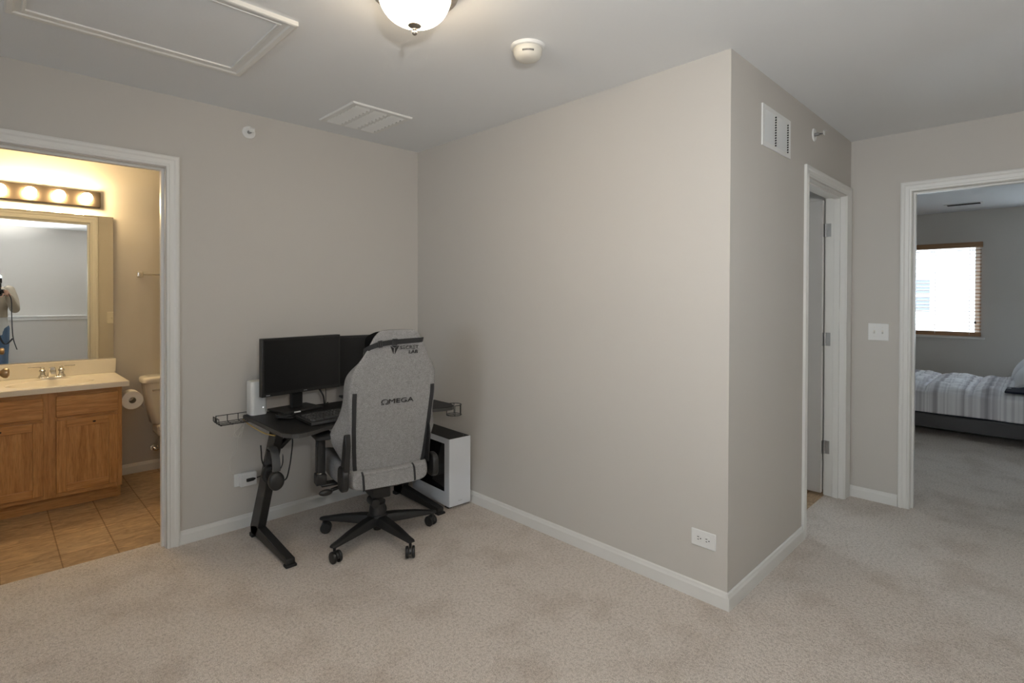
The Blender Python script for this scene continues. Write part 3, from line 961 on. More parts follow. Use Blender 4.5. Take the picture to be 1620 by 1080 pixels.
cc = thing('charging_cable', 'coiled black cable with white connector lying left of the keyboard', 'cable', (-1.140, -0.405, DZ))
pts = []
for k in range(150):
    a = k / 150 * 2 * PI * 7
    r = 0.036 + 0.008 * math.sin(k * 0.37)
    pts.append((r * 1.15 * math.cos(a), r * 0.72 * math.sin(a), 0.006 + 0.020 * (k / 150) + 0.004 * math.sin(k * 0.6)))
pts += [(0.045, 0.0, 0.027), (0.052, -0.006, 0.030)]
MB().tube(curve_pts(pts, 2), 0.0032, 6).build('coil', M['rubber'], cc, smooth=True)
MB().box(-0.018, 0.018, -0.004, 0.004, 0.0265, 0.0335, Matrix.Translation((0.064, -0.008, 0.0)) @ Matrix.Rotation(0.1, 4, 'Z')).build('connector', M['white'], cc, bevel=0.0015)

# ---------------------------------------------------------------- headset on its hook
hs = thing('headset', 'black over-ear headset hanging from the left desk leg', 'headset', (-1.255, -0.535, 0.450), math.radians(-6))
pts, nr, wd = [], [], []
for k in range(19):
    a = PI * k / 18
    pts.append((0, 0.068 * math.cos(a), 0.030 + 0.098 * math.sin(a)))
    nr.append((0, math.cos(a), math.sin(a)))
    wd.append((1, 0, 0))
MB().ribbon(pts, nr, wd, 0.038, 0.010).build('headband', M['darkgrey'], hs, smooth=True, bevel=0.002)
for s in (1, -1):
    mb = MB().ribbon([(0, s * 0.070, 0.055), (0, s * 0.070, 0.010)], (0, s, 0), (1, 0, 0), 0.015, 0.005)
    arm = mb.build('slider', M['black'], hs)
    R_ = Matrix.Translation((0, s * 0.046, -0.020)) @ Matrix.Rotation(-s * PI / 2, 4, 'X') @ Matrix.Diagonal((0.86, 1.05, 1, 1))
    ec = MB().lathe([(0, 0.012), (0.040, 0.012), (0.045, 0.018), (0.045, 0.026), (0.040, 0.036), (0.028, 0.041), (0, 0.042)], R_, 32).build('ear_cup', M['black'], hs, smooth=True, angle=50)
    MB().lathe([(0.020, 0.012), (0.021, 0.001), (0.028, -0.006), (0.037, -0.004), (0.043, 0.004), (0.043, 0.014)], R_, 32).build('ear_cushion', M['rubber'], ec, smooth=True, angle=70)
MB().tube(curve_pts([(-0.012, 0.072, 0.00), (-0.03, 0.085, 0.05), (-0.035, 0.08, 0.10), (-0.042, 0.062, 0.138)]), [0.004] * 8 + [0.0036] * 8 + [0.0035] * 9, 8).build('microphone', M['black'], hs, smooth=True)
MB().tube(curve_pts([(0.012, -0.075, -0.02), (0.05, -0.06, -0.02), (0.075, -0.03, 0.03), (0.085, -0.03, 0.10), (0.087, -0.04, 0.16), (0.085, -0.03, 0.185)]), 0.0035, 8).build('cable', M['rubber'], hs, smooth=True)

# ---------------------------------------------------------------- computer tower
pc = thing('computer_tower', 'white computer tower with dark glass side under desk right end', 'computer', (-0.1045, -0.428, 0), math.radians(-3))
w, d, h = 0.083, 0.222, 0.451
mb = MB().box(-w, w, -d, d, 0.018, 0.024)
mb.box(-w + 0.004, w, -d, d, h - 0.003, h - 0.001).box(w - 0.004, w, -d, d, 0.024, h - 0.003).box(-w + 0.004, w - 0.004, d - 0.004, d, 0.024, h - 0.003)
mb.build('chassis', M['pcwhite'], pc)
MB().box(-w - 0.001, w + 0.001, -d - 0.004, -d, 0.016, h).build('front_panel', M['pcwhite'], pc, bevel=0.0015)
MB().box(-w + 0.005, w - 0.005, -d + 0.004, d - 0.005, h - 0.001, h + 0.001).build('top_grille', M['mesh'], pc)
mb = MB()
for q in (0, 1, 2):
    mb.cyl((0.055 - q * 0.014, -d + 0.035, h + 0.001), (0.055 - q * 0.014, -d + 0.035, h + 0.0022), 0.0035, seg=10)
    if q == 0:
        mb.build('power_button', M['greyline'], pc)
    else:
        mb.build('audio_port', M['darkgrey'], pc)
    mb = MB()
mb.bm.free()
yl, yh, zl, zh = -d + 0.052, d - 0.03, 0.105, 0.415
mb = MB().box(-w - 0.001, -w + 0.003, -d, yl, 0.016, h - 0.001).box(-w - 0.001, -w + 0.003, yh, d, 0.016, h - 0.001).box(-w - 0.001, -w + 0.003, yl, yh, 0.016, zl).box(-w - 0.001, -w + 0.003, yl, yh, zh, h - 0.001)
mb.build('side_panel', M['pcwhite'], pc)
MB().box(-w - 0.0003, -w + 0.002, yl, yh, zl, zh).build('glass_window', M['tint'], pc)
lettering('badge', 'NZXT', M['greyline'], pc, frame_T((-0.013, -d - 0.0042, 0.042), (1, 0, 0), (0, 0, 1)), 0.032, 0.006, 0.0006)
for sx in (-1, 1):
    for sy in (-1, 1):
        MB().box(sx * 0.060 - 0.015, sx * 0.060 + 0.015, sy * 0.18 - 0.02, sy * 0.18 + 0.02, 0, 0.018).build('foot', M['black'], pc, bevel=0.002)

# ================================================================ GAMING CHAIR
AZ = math.radians(12.4)
ch = thing('gaming_chair', 'grey fabric gaming chair with high winged back at the desk', 'chair', (-0.7245, -0.6635, 0), -AZ)


def interp(tab, z):
    tab = sorted(tab)
    if z <= tab[0][0]:
        return tab[0][1]
    for (a, p), (b, q) in zip(tab, tab[1:]):
        if z <= b:
            t = (z - a) / (b - a)
            t = t * t * (3 - 2 * t) * 0.35 + t * 0.65
            return p + (q - p) * t
    return tab[-1][1]


WB = [(0.415, 0.198), (0.48, 0.212), (0.60, 0.222), (0.70, 0.229), (0.86, 0.236), (0.955, 0.229), (1.0, 0.216), (1.03, 0.198), (1.06, 0.174), (1.09, 0.159), (1.121, 0.145), (1.153, 0.131), (1.18, 0.116), (1.195, 0.094)]
WF = [(0.415, 0.200), (0.49, 0.228), (0.55, 0.262), (0.62, 0.297), (0.655, 0.299), (0.70, 0.276), (0.745, 0.256), (0.825, 0.243), (0.90, 0.247), (0.965, 0.240), (1.014, 0.186), (1.06, 0.146), (1.12, 0.112), (1.195, 0.070)]
TF = [(0.415, 0.09), (0.49, 0.125), (0.55, 0.142), (0.64, 0.150), (0.72, 0.125), (0.825, 0.105), (0.965, 0.10), (1.014, 0.085), (1.06, 0.066), (1.15, 0.06), (1.195, 0.05)]


def backv(z):
    return -0.206 - 0.2 * (z - 0.5)


rings = []
zs = [0.415, 0.425, 0.455, 0.50, 0.55, 0.60, 0.645, 0.69, 0.74, 0.80, 0.86, 0.91, 0.95, 0.985, 1.02, 1.06, 1.10, 1.135, 1.165, 1.185, 1.195]
for z in zs:
    e = min(1.0, 0.80 + 0.2 * (z - 0.415) / 0.02) if z < 0.435 else (1.0 if z < 1.18 else 0.93)
    b, f, t = interp(WB, z) * e, interp(WF, z) * e, interp(TF, z)
    half = [(0, -0.004), (b * 0.5, -0.003), (b * 0.86, 0.0), (b * 0.97, 0.005), (b, 0.016), (b + (f - b) * 0.6, t * 0.45), (f, t * 0.78), (f - 0.012, t), (f - 0.05, t + 0.004), (f * 0.62, t * 0.6 + 0.01), (f * 0.3, t * 0.45 + 0.008), (0, t * 0.42 + 0.008)]
    loop = half + [(-u, v) for u, v in half[-2:0:-1]]
    rings.append([(u, backv(z) + v, z) for u, v in loop])
bk = MB().loft(rings).build('backrest', M['fabric'], ch, smooth=True, sub=2)

# black piping strips on the back panel
for s in (-1, 1):
    pts = []
    zt = 0.875 if s < 0 else 0.892
    for k in range(13):
        z = 0.418 + (zt - 0.418) * k / 12
        pts.append((s * (interp(WB, z) * 0.90 - 0.004 + (0.0 if s < 0 else 0.003)), backv(z) + 0.0045, z))
    MB().ribbon(pts, (0, -1, -0.2), (1, 0, 0), 0.020, 0.0085).build('trim_strip', M['webbing'], bk, smooth=True, bevel=0.001)
# back panel bottom seam
pts = [(-0.19 + 0.38 * k / 10, backv(0.418) + 0.002, 0.417) for k in range(11)]
MB().tube(pts, 0.0045, 6).build('seam', M['fabric'], bk, smooth=True)


def back_T(u, z, off=0.0055):
    return frame_T((u, backv(z) - off, z), (1, 0, 0), (0, -0.2, 1))


lettering('lettering_omega', '\u03a9', M['black'], bk, back_T(-0.070, 0.803), 0.037, 0.029, 0.003, -0.012)
lettering('lettering_mega', 'MEGA', M['black'], bk, back_T(-0.030, 0.806), 0.136, 0.025, 0.003, 0.0)
lettering('lettering_secret', 'S\u039eCR\u039eT', M['black'], bk, back_T(0.010, 1.092), 0.100, 0.0185, 0.003, 0.0)
lettering('lettering_lab', 'LAB', M['black'], bk, back_T(0.059, 1.068), 0.049, 0.0175, 0.003, 0.0)
# arrow-shaped emblem of three facets
em = MB()
T = back_T(-0.043, 1.066)
em.prism([(0.0, 0.046), (0.0195, 0.034), (0.0195, 0.002)], 0.003, T)
em.prism([(0.046, 0.046), (0.0265, 0.034), (0.0265, 0.002)], 0.003, T)
em.prism([(0.006, 0.046), (0.040, 0.046), (0.023, 0.036)], 0.003, T)
em.build('emblem', M['black'], bk)

# seat
rings = []
for v, w_, zb, zt, cr in ((-0.228, 0.190, 0.372, 0.436, 0.0), (-0.235, 0.203, 0.362, 0.446, 0.0), (-0.222, 0.212, 0.355, 0.455, 0.0), (-0.15, 0.235, 0.350, 0.462, 0.02), (-0.05, 0.262, 0.350, 0.462, 0.030), (0.08, 0.268, 0.350, 0.462, 0.032), (0.20, 0.262, 0.352, 0.468, 0.026), (0.265, 0.250, 0.360, 0.468, 0.012), (0.285, 0.235, 0.375, 0.455, 0.0)):
    half = [(0, zb), (w_ * 0.7, zb), (w_ * 0.95, zb + 0.012), (w_, (zb + zt) / 2), (w_ * 0.97, zt + cr * 0.8), (w_ * 0.86, zt + cr), (w_ * 0.68, zt + cr * 0.35), (w_ * 0.4, zt), (0, zt)]
    loop = half + [(-a, b) for a, b in half[-2:0:-1]]
    rings.append([(a, v, b) for a, b in loop])
seat = MB().loft(rings).build('seat', M['fabric'], ch, smooth=True, sub=2)
for u in (-0.150, 0.128):
    pts = [(u - 0.004, -0.205, 0.455), (u - 0.004, -0.226, 0.450), (u - 0.002, -0.236, 0.435), (u, -0.2375, 0.405), (u + 0.003, -0.234, 0.375), (u + 0.006, -0.22, 0.356)]
    MB().ribbon(pts, [(0, -1, 0.6), (0, -1, 0.4), (0, -1, 0.2), (0, -1, 0), (0, -1, -0.2), (0, -1, -0.6)], (1, 0, 0), 0.010, 0.004).build('seam_tape', M['webbing'], seat, smooth=True)

# hinge covers and brackets
for s in (-1, 1):
    T = Matrix(((0, 0, s, s * 0.228), (1, 0, 0, -0.205), (0, 1, 0, 0.432), (0, 0, 0, 1)))
    MB().prism(rounded(0.055, 0.064, 0.045, 7), 0.034, T).build('hinge_cover', M['black'], ch, bevel=0.008, seg=3)
    mb = MB().prism([(-0.040, 0.0), (0.030, 0.0), (0.012, 0.155), (-0.002, 0.205), (-0.020, 0.208), (-0.040, 0.150)], 0.030 if s < 0 else 0.006, Matrix(((0, 0, s, s * (0.224 if s < 0 else 0.200)), (1, -0.17, 0, -0.210), (0, 1, 0, 0.462), (0, 0, 0, 1))))
    mb.build('back_bracket', M['black'], ch, bevel=0.006, seg=3)
MB().lathe([(0, 0), (0.041, 0), (0.043, 0.008), (0.038, 0.016), (0.016, 0.020), (0, 0.020)], Matrix.Translation((0.248, -0.205, 0.448)) @ Matrix.Rotation(PI / 2, 4, 'Y'), 36).build('recline_cap', M['black'], ch, smooth=True)
mb = MB().tube(curve_pts([(-0.18, -0.06, 0.352), (-0.235, -0.07, 0.346), (-0.275, -0.075, 0.340)]), 0.010, 8)
mb.sphere((-0.302, -0.08, 0.334), 0.020, 1.8, 0.8, 0.85)
mb.build('lever', M['black'], ch, smooth=True)


def armrest(s):
    x, y = (-0.312, 0.0) if s < 0 else (0.235, 0.150)
    a = MB()
    a.loft([[(x + p * 0.9, y + q, z) for p, q in rounded(0.024, 0.030, 0.012)] for z in (0.424, 0.615)])
    ob = a.build('armrest_post', M['black'], ch, smooth=True, angle=50)
    MB().cyl((x, y, 0.412), (x, y, 0.428), 0.018).build('post_collar', M['chrome'], ob, smooth=True)
    MB().box(x - 0.027, x + 0.027, y - 0.032, y + 0.032, 0.358, 0.414).box(min(x, s * 0.15), max(x, s * 0.15), y - 0.030, y + 0.030, 0.345, 0.360).build('armrest_bracket', M['black'], ch, bevel=0.004)
    T = Matrix.Translation((x, y + 0.035, 0.615))
    MB().loft([[tuple(T @ Vector((p * k, q * k, z))) for p, q in rounded(0.046, 0.155, 0.030)] for z, k in ((0, 0.9), (0.006, 1.0), (0.022, 1.0), (0.029, 0.92))]).build('armrest_pad', M['rubber'], ch, smooth=True, angle=40)


armrest(-1)
armrest(1)
mb = MB().tube([(-0.328, -0.06, 0.612), (-0.340, -0.068, 0.598), (-0.345, -0.07, 0.578)], 0.006, 8)
mb.build('armrest_button', M['black'], ch, smooth=True)

# mechanism, gas lift, star base
mb = MB().box(-0.085, 0.085, -0.13, 0.13, 0.315, 0.352).box(-0.055, 0.050, -0.085, 0.085, 0.245, 0.318)
mb.build('tilt_mechanism', M['black'], ch, bevel=0.010)
MB().cyl((-0.045, -0.11, 0.232), (-0.045, -0.02, 0.232), 0.024).build('tension_knob', M['black'], ch, smooth=True, bevel=0.003)
MB().lathe([(0, 0.255), (0.032, 0.255), (0.034, 0.200), (0.041, 0.196), (0.049, 0.125), (0, 0.125)], seg=32).build('gas_lift_cover', M['black'], ch, smooth=True)
base = MB().lathe([(0, 0.045), (0.021, 0.045), (0.024, 0.055), (0.024, 0.09), (0.048, 0.092), (0.058, 0.10), (0.058, 0.128), (0.050, 0.138), (0, 0.138)], seg=36).build('base_hub', M['black'], ch, smooth=True)
for k in range(5):
    a = math.radians(54.6 + 72 * k) + AZ
    R_ = Matrix.Rotation(a, 4, 'Z')
    rg = []
    for r, w_, zb, zt in ((0.035, 0.034, 0.084, 0.134), (0.10, 0.031, 0.082, 0.131), (0.22, 0.025, 0.080, 0.116), (0.30, 0.021, 0.078, 0.100), (0.335, 0.020, 0.078, 0.094), (0.347, 0.012, 0.080, 0.090)):
        rg.append([tuple(R_ @ Vector((r, w_ * p, z))) for p, z in ((-1, zb), (-1, zb + (zt - zb) * 0.5), (-0.72, zt - 0.003), (0.0, zt), (0.72, zt - 0.003), (1, zb + (zt - zb) * 0.5), (1, zb))])
    MB().loft(rg).build('base_leg', M['black'], ch, smooth=True, bevel=0.002)
    swv = a + math.radians((40, -160, 75, -35, 120)[k])
    Cw = Matrix.Translation(R_ @ Vector((0.325, 0, 0))) @ Matrix.Rotation(swv, 4, 'Z')
    mb = MB().cyl(Cw @ Vector((0, 0, 0.058)), Cw @ Vector((0, 0, 0.082)), 0.0075, seg=12)
    mb.prism([(0.030 * math.cos(t), 0.030 * math.sin(t)) for t in [PI * i / 14 for i in range(15)]], 0.014, Cw @ Matrix(((1, 0, 0, 0.012), (0, 0, -1, 0.007), (0, 1, 0, 0.0305), (0, 0, 0, 1))))
    cs = mb.build('caster', M['black'], ch, smooth=True, bevel=0.001)
    for q in (-1, 1):
        y = q * 0.0165
        T = Cw @ Matrix.Translation((0.012, y, 0.0305)) @ Matrix.Rotation(PI / 2, 4, 'X')
        MB().lathe([(0, -0.0085), (0.020, -0.0085), (0.0285, -0.007), (0.0305, -0.004), (0.0305, 0.004), (0.0285, 0.007), (0.020, 0.0085), (0, 0.0085)], T, 28).build('wheel', M['black'], cs, smooth=True)

# head pillow strapped round the top of the backrest
hp = thing('head_pillow', 'black velour head pillow strapped to the top of the chair', 'pillow', (-0.7245, -0.6635, 0), -AZ)
rg = []
for k in range(13):
    t = -1 + 2 * k / 12
    s_ = max(0.16, (1 - abs(t) ** 3.2))
    rg.append([(0.142 * t, backv(1.10) + 0.105 + 0.042 * s_ * math.cos(a), 1.098 + (0.082 + 0.012 * abs(t) * s_) * (0.55 + 0.45 * s_) * math.sin(a)) for a in [2 * PI * i / 18 for i in range(18)]])
MB().loft(rg).build('cushion', M['velvet'], hp, smooth=True, sub=1)


def sp(u, z, off):
    return (u, backv(z) - off, z)


def side(s, z, v):
    return (s * (interp(WF, z) + 0.004), backv(z) + v, z)


pts = [(-0.125, backv(1.06) + 0.085, 1.062), (-0.158, backv(1.07) + 0.055, 1.070), (-0.168, backv(1.085) + 0.022, 1.086), (-0.142, backv(1.108) - 0.002, 1.108), (-0.100, backv(1.122) - 0.0065, 1.123), (-0.05, backv(1.129) - 0.0075, 1.129), (0.0, backv(1.132) - 0.0075, 1.132), (0.07, backv(1.135) - 0.006, 1.135), (0.125, backv(1.136) - 0.001, 1.136), (0.1385, backv(1.136) + 0.013, 1.136), (0.128, backv(1.13) + 0.05, 1.130), (0.12, backv(1.12) + 0.085, 1.12)]
nr = [(-0.5, 0.3, 0), (-1, 0, 0), (-0.9, -0.5, 0), (-0.6, -1, 0), (-0.2, -1, -0.2), (0, -1, -0.2), (0, -1, -0.2), (0.1, -1, -0.2), (0.5, -1, 0), (1, -0.6, 0), (1, 0.3, 0), (0.5, 0.5, 0)]
wd = [(0.1, 0, 1), (0.1, 0, 1), (-0.2, -0.1, 1), (-0.35, -0.2, 1), (-0.25, -0.2, 1), (-0.08, -0.2, 1), (0, -0.2, 1), (0, -0.2, 1), (0.1, -0.2, 1), (0.2, 0, 1), (0.1, 0, 1), (0, 0, 1)]
MB().ribbon(pts, nr, wd, 0.026, 0.003).build('strap', M['webbing'], hp, smooth=True)
T = frame_T((-0.097, backv(1.123) - 0.0085, 1.123), (1, 0.0, 0.18), (-0.2, -0.2, 1))
mb = MB().box(-0.011, 0.011, -0.018, -0.014, 0, 0.004, T).box(-0.011, 0.011, 0.014, 0.018, 0, 0.004, T)
for q in (-0.011, -0.0015, 0.008):
    mb.box(q, q + 0.003, -0.018, 0.018, 0, 0.004, T)
mb.build('buckle', M['darkgrey'], hp)
T = frame_T((-0.022, backv(1.131) - 0.0085, 1.131), (1, 0, 0), (0, -0.2, 1))
MB().box(-0.013, 0.013, -0.0165, 0.0165, 0, 0.004, T).build('strap_keeper', M['webbing'], hp)

# ================================================================ BATHROOM
V0, V1, VF = -2.392, -1.652, 1.060
va = thing('vanity_cabinet', 'oak bathroom vanity cabinet with two doors under the sink', 'cabinet', ((V0 + V1) / 2, VF, 0))
vx0, vx1 = V0 - va.location.x, V1 - va.location.x
yb = YB - VF - 0.002
mb = MB().box(vx0, vx0 + 0.016, 0.018, yb, 0.0, 0.755).box(vx1 - 0.016, vx1, 0.018, yb, 0.09, 0.755).box(vx1 - 0.016, vx1, 0.068, yb, 0.0, 0.09)
mb.box(vx0 + 0.016, vx1 - 0.016, yb - 0.01, yb, 0.0, 0.755).box(vx0 + 0.016, vx1 - 0.016, 0.018, yb - 0.01, 0.088, 0.102)
mb.build('carcass', M['oak_z'], va)
box('toe_kick', M['oak_x'], vx0 + 0.016, vx1 - 0.016, 0.062, 0.074, 0.0, 0.09, va)
for a, b in ((vx0, vx0 + 0.040), (vx1 - 0.040, vx1), (-0.040, 0.040)):
    MB().box(a, b, 0, 0.018, 0.088, 0.755).build('face_stile', M['oak_z'], va, bevel=0.001)
for a, b in ((vx0 + 0.04, -0.04), (0.04, vx1 - 0.04)):
    for z0, z1 in ((0.088, 0.130), (0.565, 0.610), (0.715, 0.755)):
        MB().box(a, b, 0.0005, 0.018, z0, z1).build('face_rail', M['oak_x'], va, bevel=0.001)
for s in (-1, 1):
    a, b = (0.030, 0.346) if s > 0 else (-0.346, -0.030)
    fr = MB().box(a, b, -0.018, -0.0005, 0.594, 0.726)
    dr = fr.build('drawer_front', M['oak_x'], va, bevel=0.005, seg=2)
    z0, z1, fw_ = 0.116, 0.574, 0.050
    dd = MB().box(a + fw_ - 0.004, b - fw_ + 0.004, -0.010, -0.002, z0 + fw_ - 0.004, z1 - fw_ + 0.004).build('door', M['oak_z'], va)
    for p, q in ((a, a + fw_), (b - fw_, b)):
        MB().box(p, q, -0.0185, -0.0005, z0, z1).build('door_stile', M['oak_z'], dd, bevel=0.003)
    for p, q in ((z0, z0 + fw_), (z1 - fw_, z1)):
        MB().box(a + fw_, b - fw_, -0.018, -0.001, p, q).build('door_rail', M['oak_x'], dd, bevel=0.003)
    MB().sphere((a + (0.19 if s > 0 else 0.12), -0.0178, z1 - 0.030), 0.007, 1.3, 0.12, 0.8).build('knot', M['rubber'], dd, smooth=True)

# worktop with moulded basin
wt = thing('sink_counter', 'cream moulded vanity top with backsplash and oval basin', 'worktop', (-2.00, 1.255, 0.79))
tx0, tx1, ty0, ty1 = -2.427 + 2.0, -1.617 + 2.0, 1.020 - 1.255, YB - 0.001 - 1.255
mb = MB()
nseg = 64
ang = [2 * PI * i / nseg for i in range(nseg)]


def on_rect(a):
    c, s = math.cos(a), math.sin(a)
    k = min((tx1 if c > 0 else -tx0) / max(abs(c), 1e-9), (ty1 if s > 0 else -ty0) / max(abs(s), 1e-9))
    return (c * k, s * k)


# make corners exact
rect = [on_rect(a) for a in ang]
for cx, cy in ((tx0, ty0), (tx1, ty0), (tx1, ty1), (tx0, ty1)):
    i = min(range(nseg), key=lambda i: (rect[i][0] - cx) ** 2 + (rect[i][1] - cy) ** 2)
    rect[i] = (cx, cy)
rings = [[(x, y, -0.034) for x, y in rect], [(x, y, -0.004) for x, y in rect], [(x * 0.995, y * 0.99, 0.0) for x, y in rect]]
for sx, sy, z in ((0.222, 0.182, 0.0), (0.214, 0.174, -0.004), (0.203, 0.162, -0.020), (0.18, 0.14, -0.06), (0.14, 0.105, -0.10), (0.07, 0.055, -0.125), (0.02, 0.02, -0.130)):
    rings.append([(sx * math.cos(a), sy * math.sin(a), z) for a in ang])
mb.loft(rings, cap=False)
mb.build('worktop', M['cream'], wt, smooth=True, angle=25)
MB().box(tx0, -1.609 + 2.0, ty1 - 0.020, ty1, 0.0, 0.104).build('backsplash', M['cream'], wt, bevel=0.004)
MB().lathe([(0, 0.003), (0.018, 0.003), (0.021, 0.0), (0.018, -0.002), (0, -0.002)], Matrix.Translation((0, 0, -0.127)), 24).build('drain', M['chrome'], wt, smooth=True)

# faucet
fa = thing('faucet', 'chrome two-lever faucet on the vanity top behind basin', 'faucet', (-1.980, 1.515, 0.79))
MB().prism(rounded(0.078, 0.025, 0.024, 6), 0.012, Matrix()).build('base_plate', M['chrome'], fa, bevel=0.004)
MB().loft([[(x * k, y * k + dy, z) for x, y in rounded(0.026, 0.022, 0.012)] for k, dy, z in ((1.0, 0, 0.012), (0.9, -0.002, 0.030), (0.82, -0.010, 0.055), (0.7, -0.02, 0.072), (0.4, -0.024, 0.080))]).build('spout_body', M['chrome'], fa, smooth=True)
MB().loft([[(x, y, z) for x, z in [(p, q + c) for p, q in rounded(w_, h_, 0.006)]] for y, w_, h_, c in ((0.0, 0.016, 0.014, 0.056), (-0.05, 0.015, 0.012, 0.060), (-0.09, 0.014, 0.011, 0.052), (-0.108, 0.012, 0.009, 0.046))]).build('spout', M['chrome'], fa, smooth=True)
for s in (-1, 1):
    T = Matrix.Translation((s * 0.050, 0, 0))
    hd = MB().lathe([(0, 0.012), (0.024, 0.012), (0.022, 0.020), (0.015, 0.028), (0.014, 0.045), (0.019, 0.050), (0.018, 0.060), (0.011, 0.066), (0.012, 0.075), (0.008, 0.082), (0, 0.084)], T, 24).build('handle', M['chrome'], fa, smooth=True)
    MB().tube(curve_pts([(s * 0.050, 0, 0.076), (s * 0.075, -0.004, 0.079), (s * 0.10, -0.008, 0.079), (s * 0.125, -0.010, 0.081)]), [0.0055] * 8 + [0.005] * 8 + [0.0045] * 9, 8).build('lever', M['chrome'], hd, smooth=True)

# mirror
mi = tag(box('wall_mirror', M['mirror'], -0.40, 0.40, -0.006, 0.0, 0, 1.052, bevel=0.0015), 'large frameless wall mirror above the bathroom sink', 'mirror')
mi.location = (-2.022, YB - 0.0042, 0.898)
mi.rotation_euler = (0, 0, math.radians(-0.25))

# vanity light bar
vl = thing('vanity_light', 'brushed nickel light bar with four lit globe bulbs over mirror', 'light', (-2.011, YB, 2.066))
MB().box(-0.312, 0.312, -0.028, 0, -0.056, 0.056).build('bar', M['bronze'], vl, bevel=0.004)
for x in (-0.2265, -0.0755, 0.0755, 0.2265):
    R_ = Matrix.Translation((x, 0, 0)) @ Matrix.Rotation(PI / 2, 4, 'X')
    bb = MB().lathe([(0.013, 0.040)] + [(0.0335 * math.sin(t), 0.083 - 0.0335 * math.cos(t)) for t in [0.45 + (PI - 0.45) * i / 16 for i in range(16)]] + [(0, 0.1165)], R_, 28)
    bb.build('bulb', M['bulb'], vl, smooth=True, angle=80)
    MB().lathe([(0, 0.026), (0.023, 0.026), (0.022, 0.036), (0.015, 0.044), (0, 0.044)], R_, 24).build('socket', M['nickel'], vl, smooth=True)

# towel bar above the toilet
tb = thing('towel_bar', 'chrome square-post towel bar on the bathroom wall by mirror', 'towel bar', (-1.455, YB, 1.528))
for x in (0.0, 0.46):
    MB().box(x - 0.020, x + 0.020, -0.010, 0, -0.024, 0.024).box(x - 0.013, x + 0.013, -0.055, -0.008, -0.015, 0.015).build('post', M['chrome'], tb, bevel=0.003)
MB().cyl((0.005, -0.042, 0), (0.455, -0.042, 0), 0.0075).build('rail', M['chrome'], tb, smooth=True)

# toilet paper on the side of the vanity
th = thing('paper_holder', 'chrome toilet paper holder on the vanity side', 'holder', (V1, 1.14, 0.6790))
for q in (0.0745,):
    MB().box(0.0, 0.010, q - 0.012, q + 0.012, -0.034, -0.010).box(0.0, 0.070, q - 0.006, q + 0.006, -0.030, -0.014).build('arm', M['chrome'], th, bevel=0.002)
MB().cyl((0.0635, 0.0725, -0.022), (0.0635, -0.046, -0.022), 0.008).build('spindle', M['chrome'], th, smooth=True)
tr = thing('toilet_paper', 'roll of white toilet paper beside the oak vanity', 'toilet paper', (V1 + 0.0635, 1.14, 0.6448))
Ry = Matrix.Rotation(PI / 2, 4, 'X')
MB().lathe([(0.021, -0.052), (0.060, -0.052), (0.0625, -0.049), (0.0625, 0.049), (0.060, 0.052), (0.021, 0.052), (0.021, -0.052)], Ry, 48).build('roll', M['paper'], tr, smooth=True)
MB().lathe([(0.0208, -0.0515), (0.0208, 0.0515), (0.0196, 0.0515), (0.0196, -0.0515)], Ry, 32).build('core', M['khaki'], tr, smooth=True)
MB().ribbon([(0.0625, 0, 0.0), (0.064, 0, -0.030), (0.0655, 0, -0.058)], (1, 0, 0), (0, 1, 0), 0.100, 0.0006).build('loose_sheet', M['paper'], tr)

# toilet
to = thing('toilet', 'cream porcelain toilet beside the vanity, partly behind the door frame', 'toilet', (-1.245, YB, 0))
rg = [[(x, y - 0.115, z) for x, y in rounded(w_, d_, 0.04, 6)] for z, w_, d_ in ((0.385, 0.150, 0.072), (0.395, 0.165, 0.080), (0.50, 0.185, 0.088), (0.62, 0.205, 0.094), (0.705, 0.214, 0.097))]
tank = MB().loft(rg).build('tank', M['porcelain'], to, smooth=True, angle=50)
rg = [[(x * k, y * k - 0.115, z) for x, y in rounded(0.228, 0.107, 0.045, 6)] for z, k in ((0.703, 0.96), (0.709, 1.0), (0.735, 1.0), (0.745, 0.96), (0.749, 0.86))]
MB().loft(rg).build('tank_lid', M['porcelain'], to, smooth=True, angle=50)
MB().box(-0.17, -0.11, -0.222, -0.205, 0.645, 0.66).build('flush_lever', M['chrome'], to, bevel=0.003)


def egg(w_, d0, d1, z, n=32):
    out = []
    for i in range(n):
        a = 2 * PI * i / n
        y = math.sin(a)
        out.append((w_ * math.cos(a), -0.42 + (y * d0 if y > 0 else y * d1), z))
    return out


MB().loft([egg(0.10, 0.16, 0.16, 0.0), egg(0.105, 0.17, 0.17, 0.03), egg(0.085, 0.18, 0.13, 0.12), egg(0.11, 0.20, 0.18, 0.25), egg(0.155, 0.20, 0.27, 0.36), egg(0.162, 0.20, 0.28, 0.385)]).build('bowl', M['porcelain'], to, smooth=True, angle=60)
MB().box(-0.14, 0.14, -0.24, -0.03, 0.30, 0.386).build('tank_shelf', M['porcelain'], to, bevel=0.02)
MB().loft([egg(0.166, 0.19, 0.285, 0.387), egg(0.170, 0.19, 0.29, 0.395), egg(0.168, 0.19, 0.288, 0.415), egg(0.15, 0.18, 0.26, 0.425)]).build('seat_lid', M['porcelain'], to, smooth=True, angle=40)
vv = thing('supply_valve', 'chrome water supply valve low on wall beside the toilet', 'valve', (-1.365, YB, 0.172))
MB().lathe([(0, 0), (0.030, 0), (0.026, 0.008), (0.010, 0.012), (0, 0.012)], Matrix.Rotation(PI / 2, 4, 'X'), 28).build('escutcheon', M['chrome'], vv, smooth=True)
MB().cyl((0, -0.006, 0), (0, -0.055, 0), 0.009).build('stem', M['chrome'], vv, smooth=True)
MB().sphere((0, -0.062, 0), 0.019, 1.25, 0.7, 0.9).build('handle', M['chrome'], vv, smooth=True)
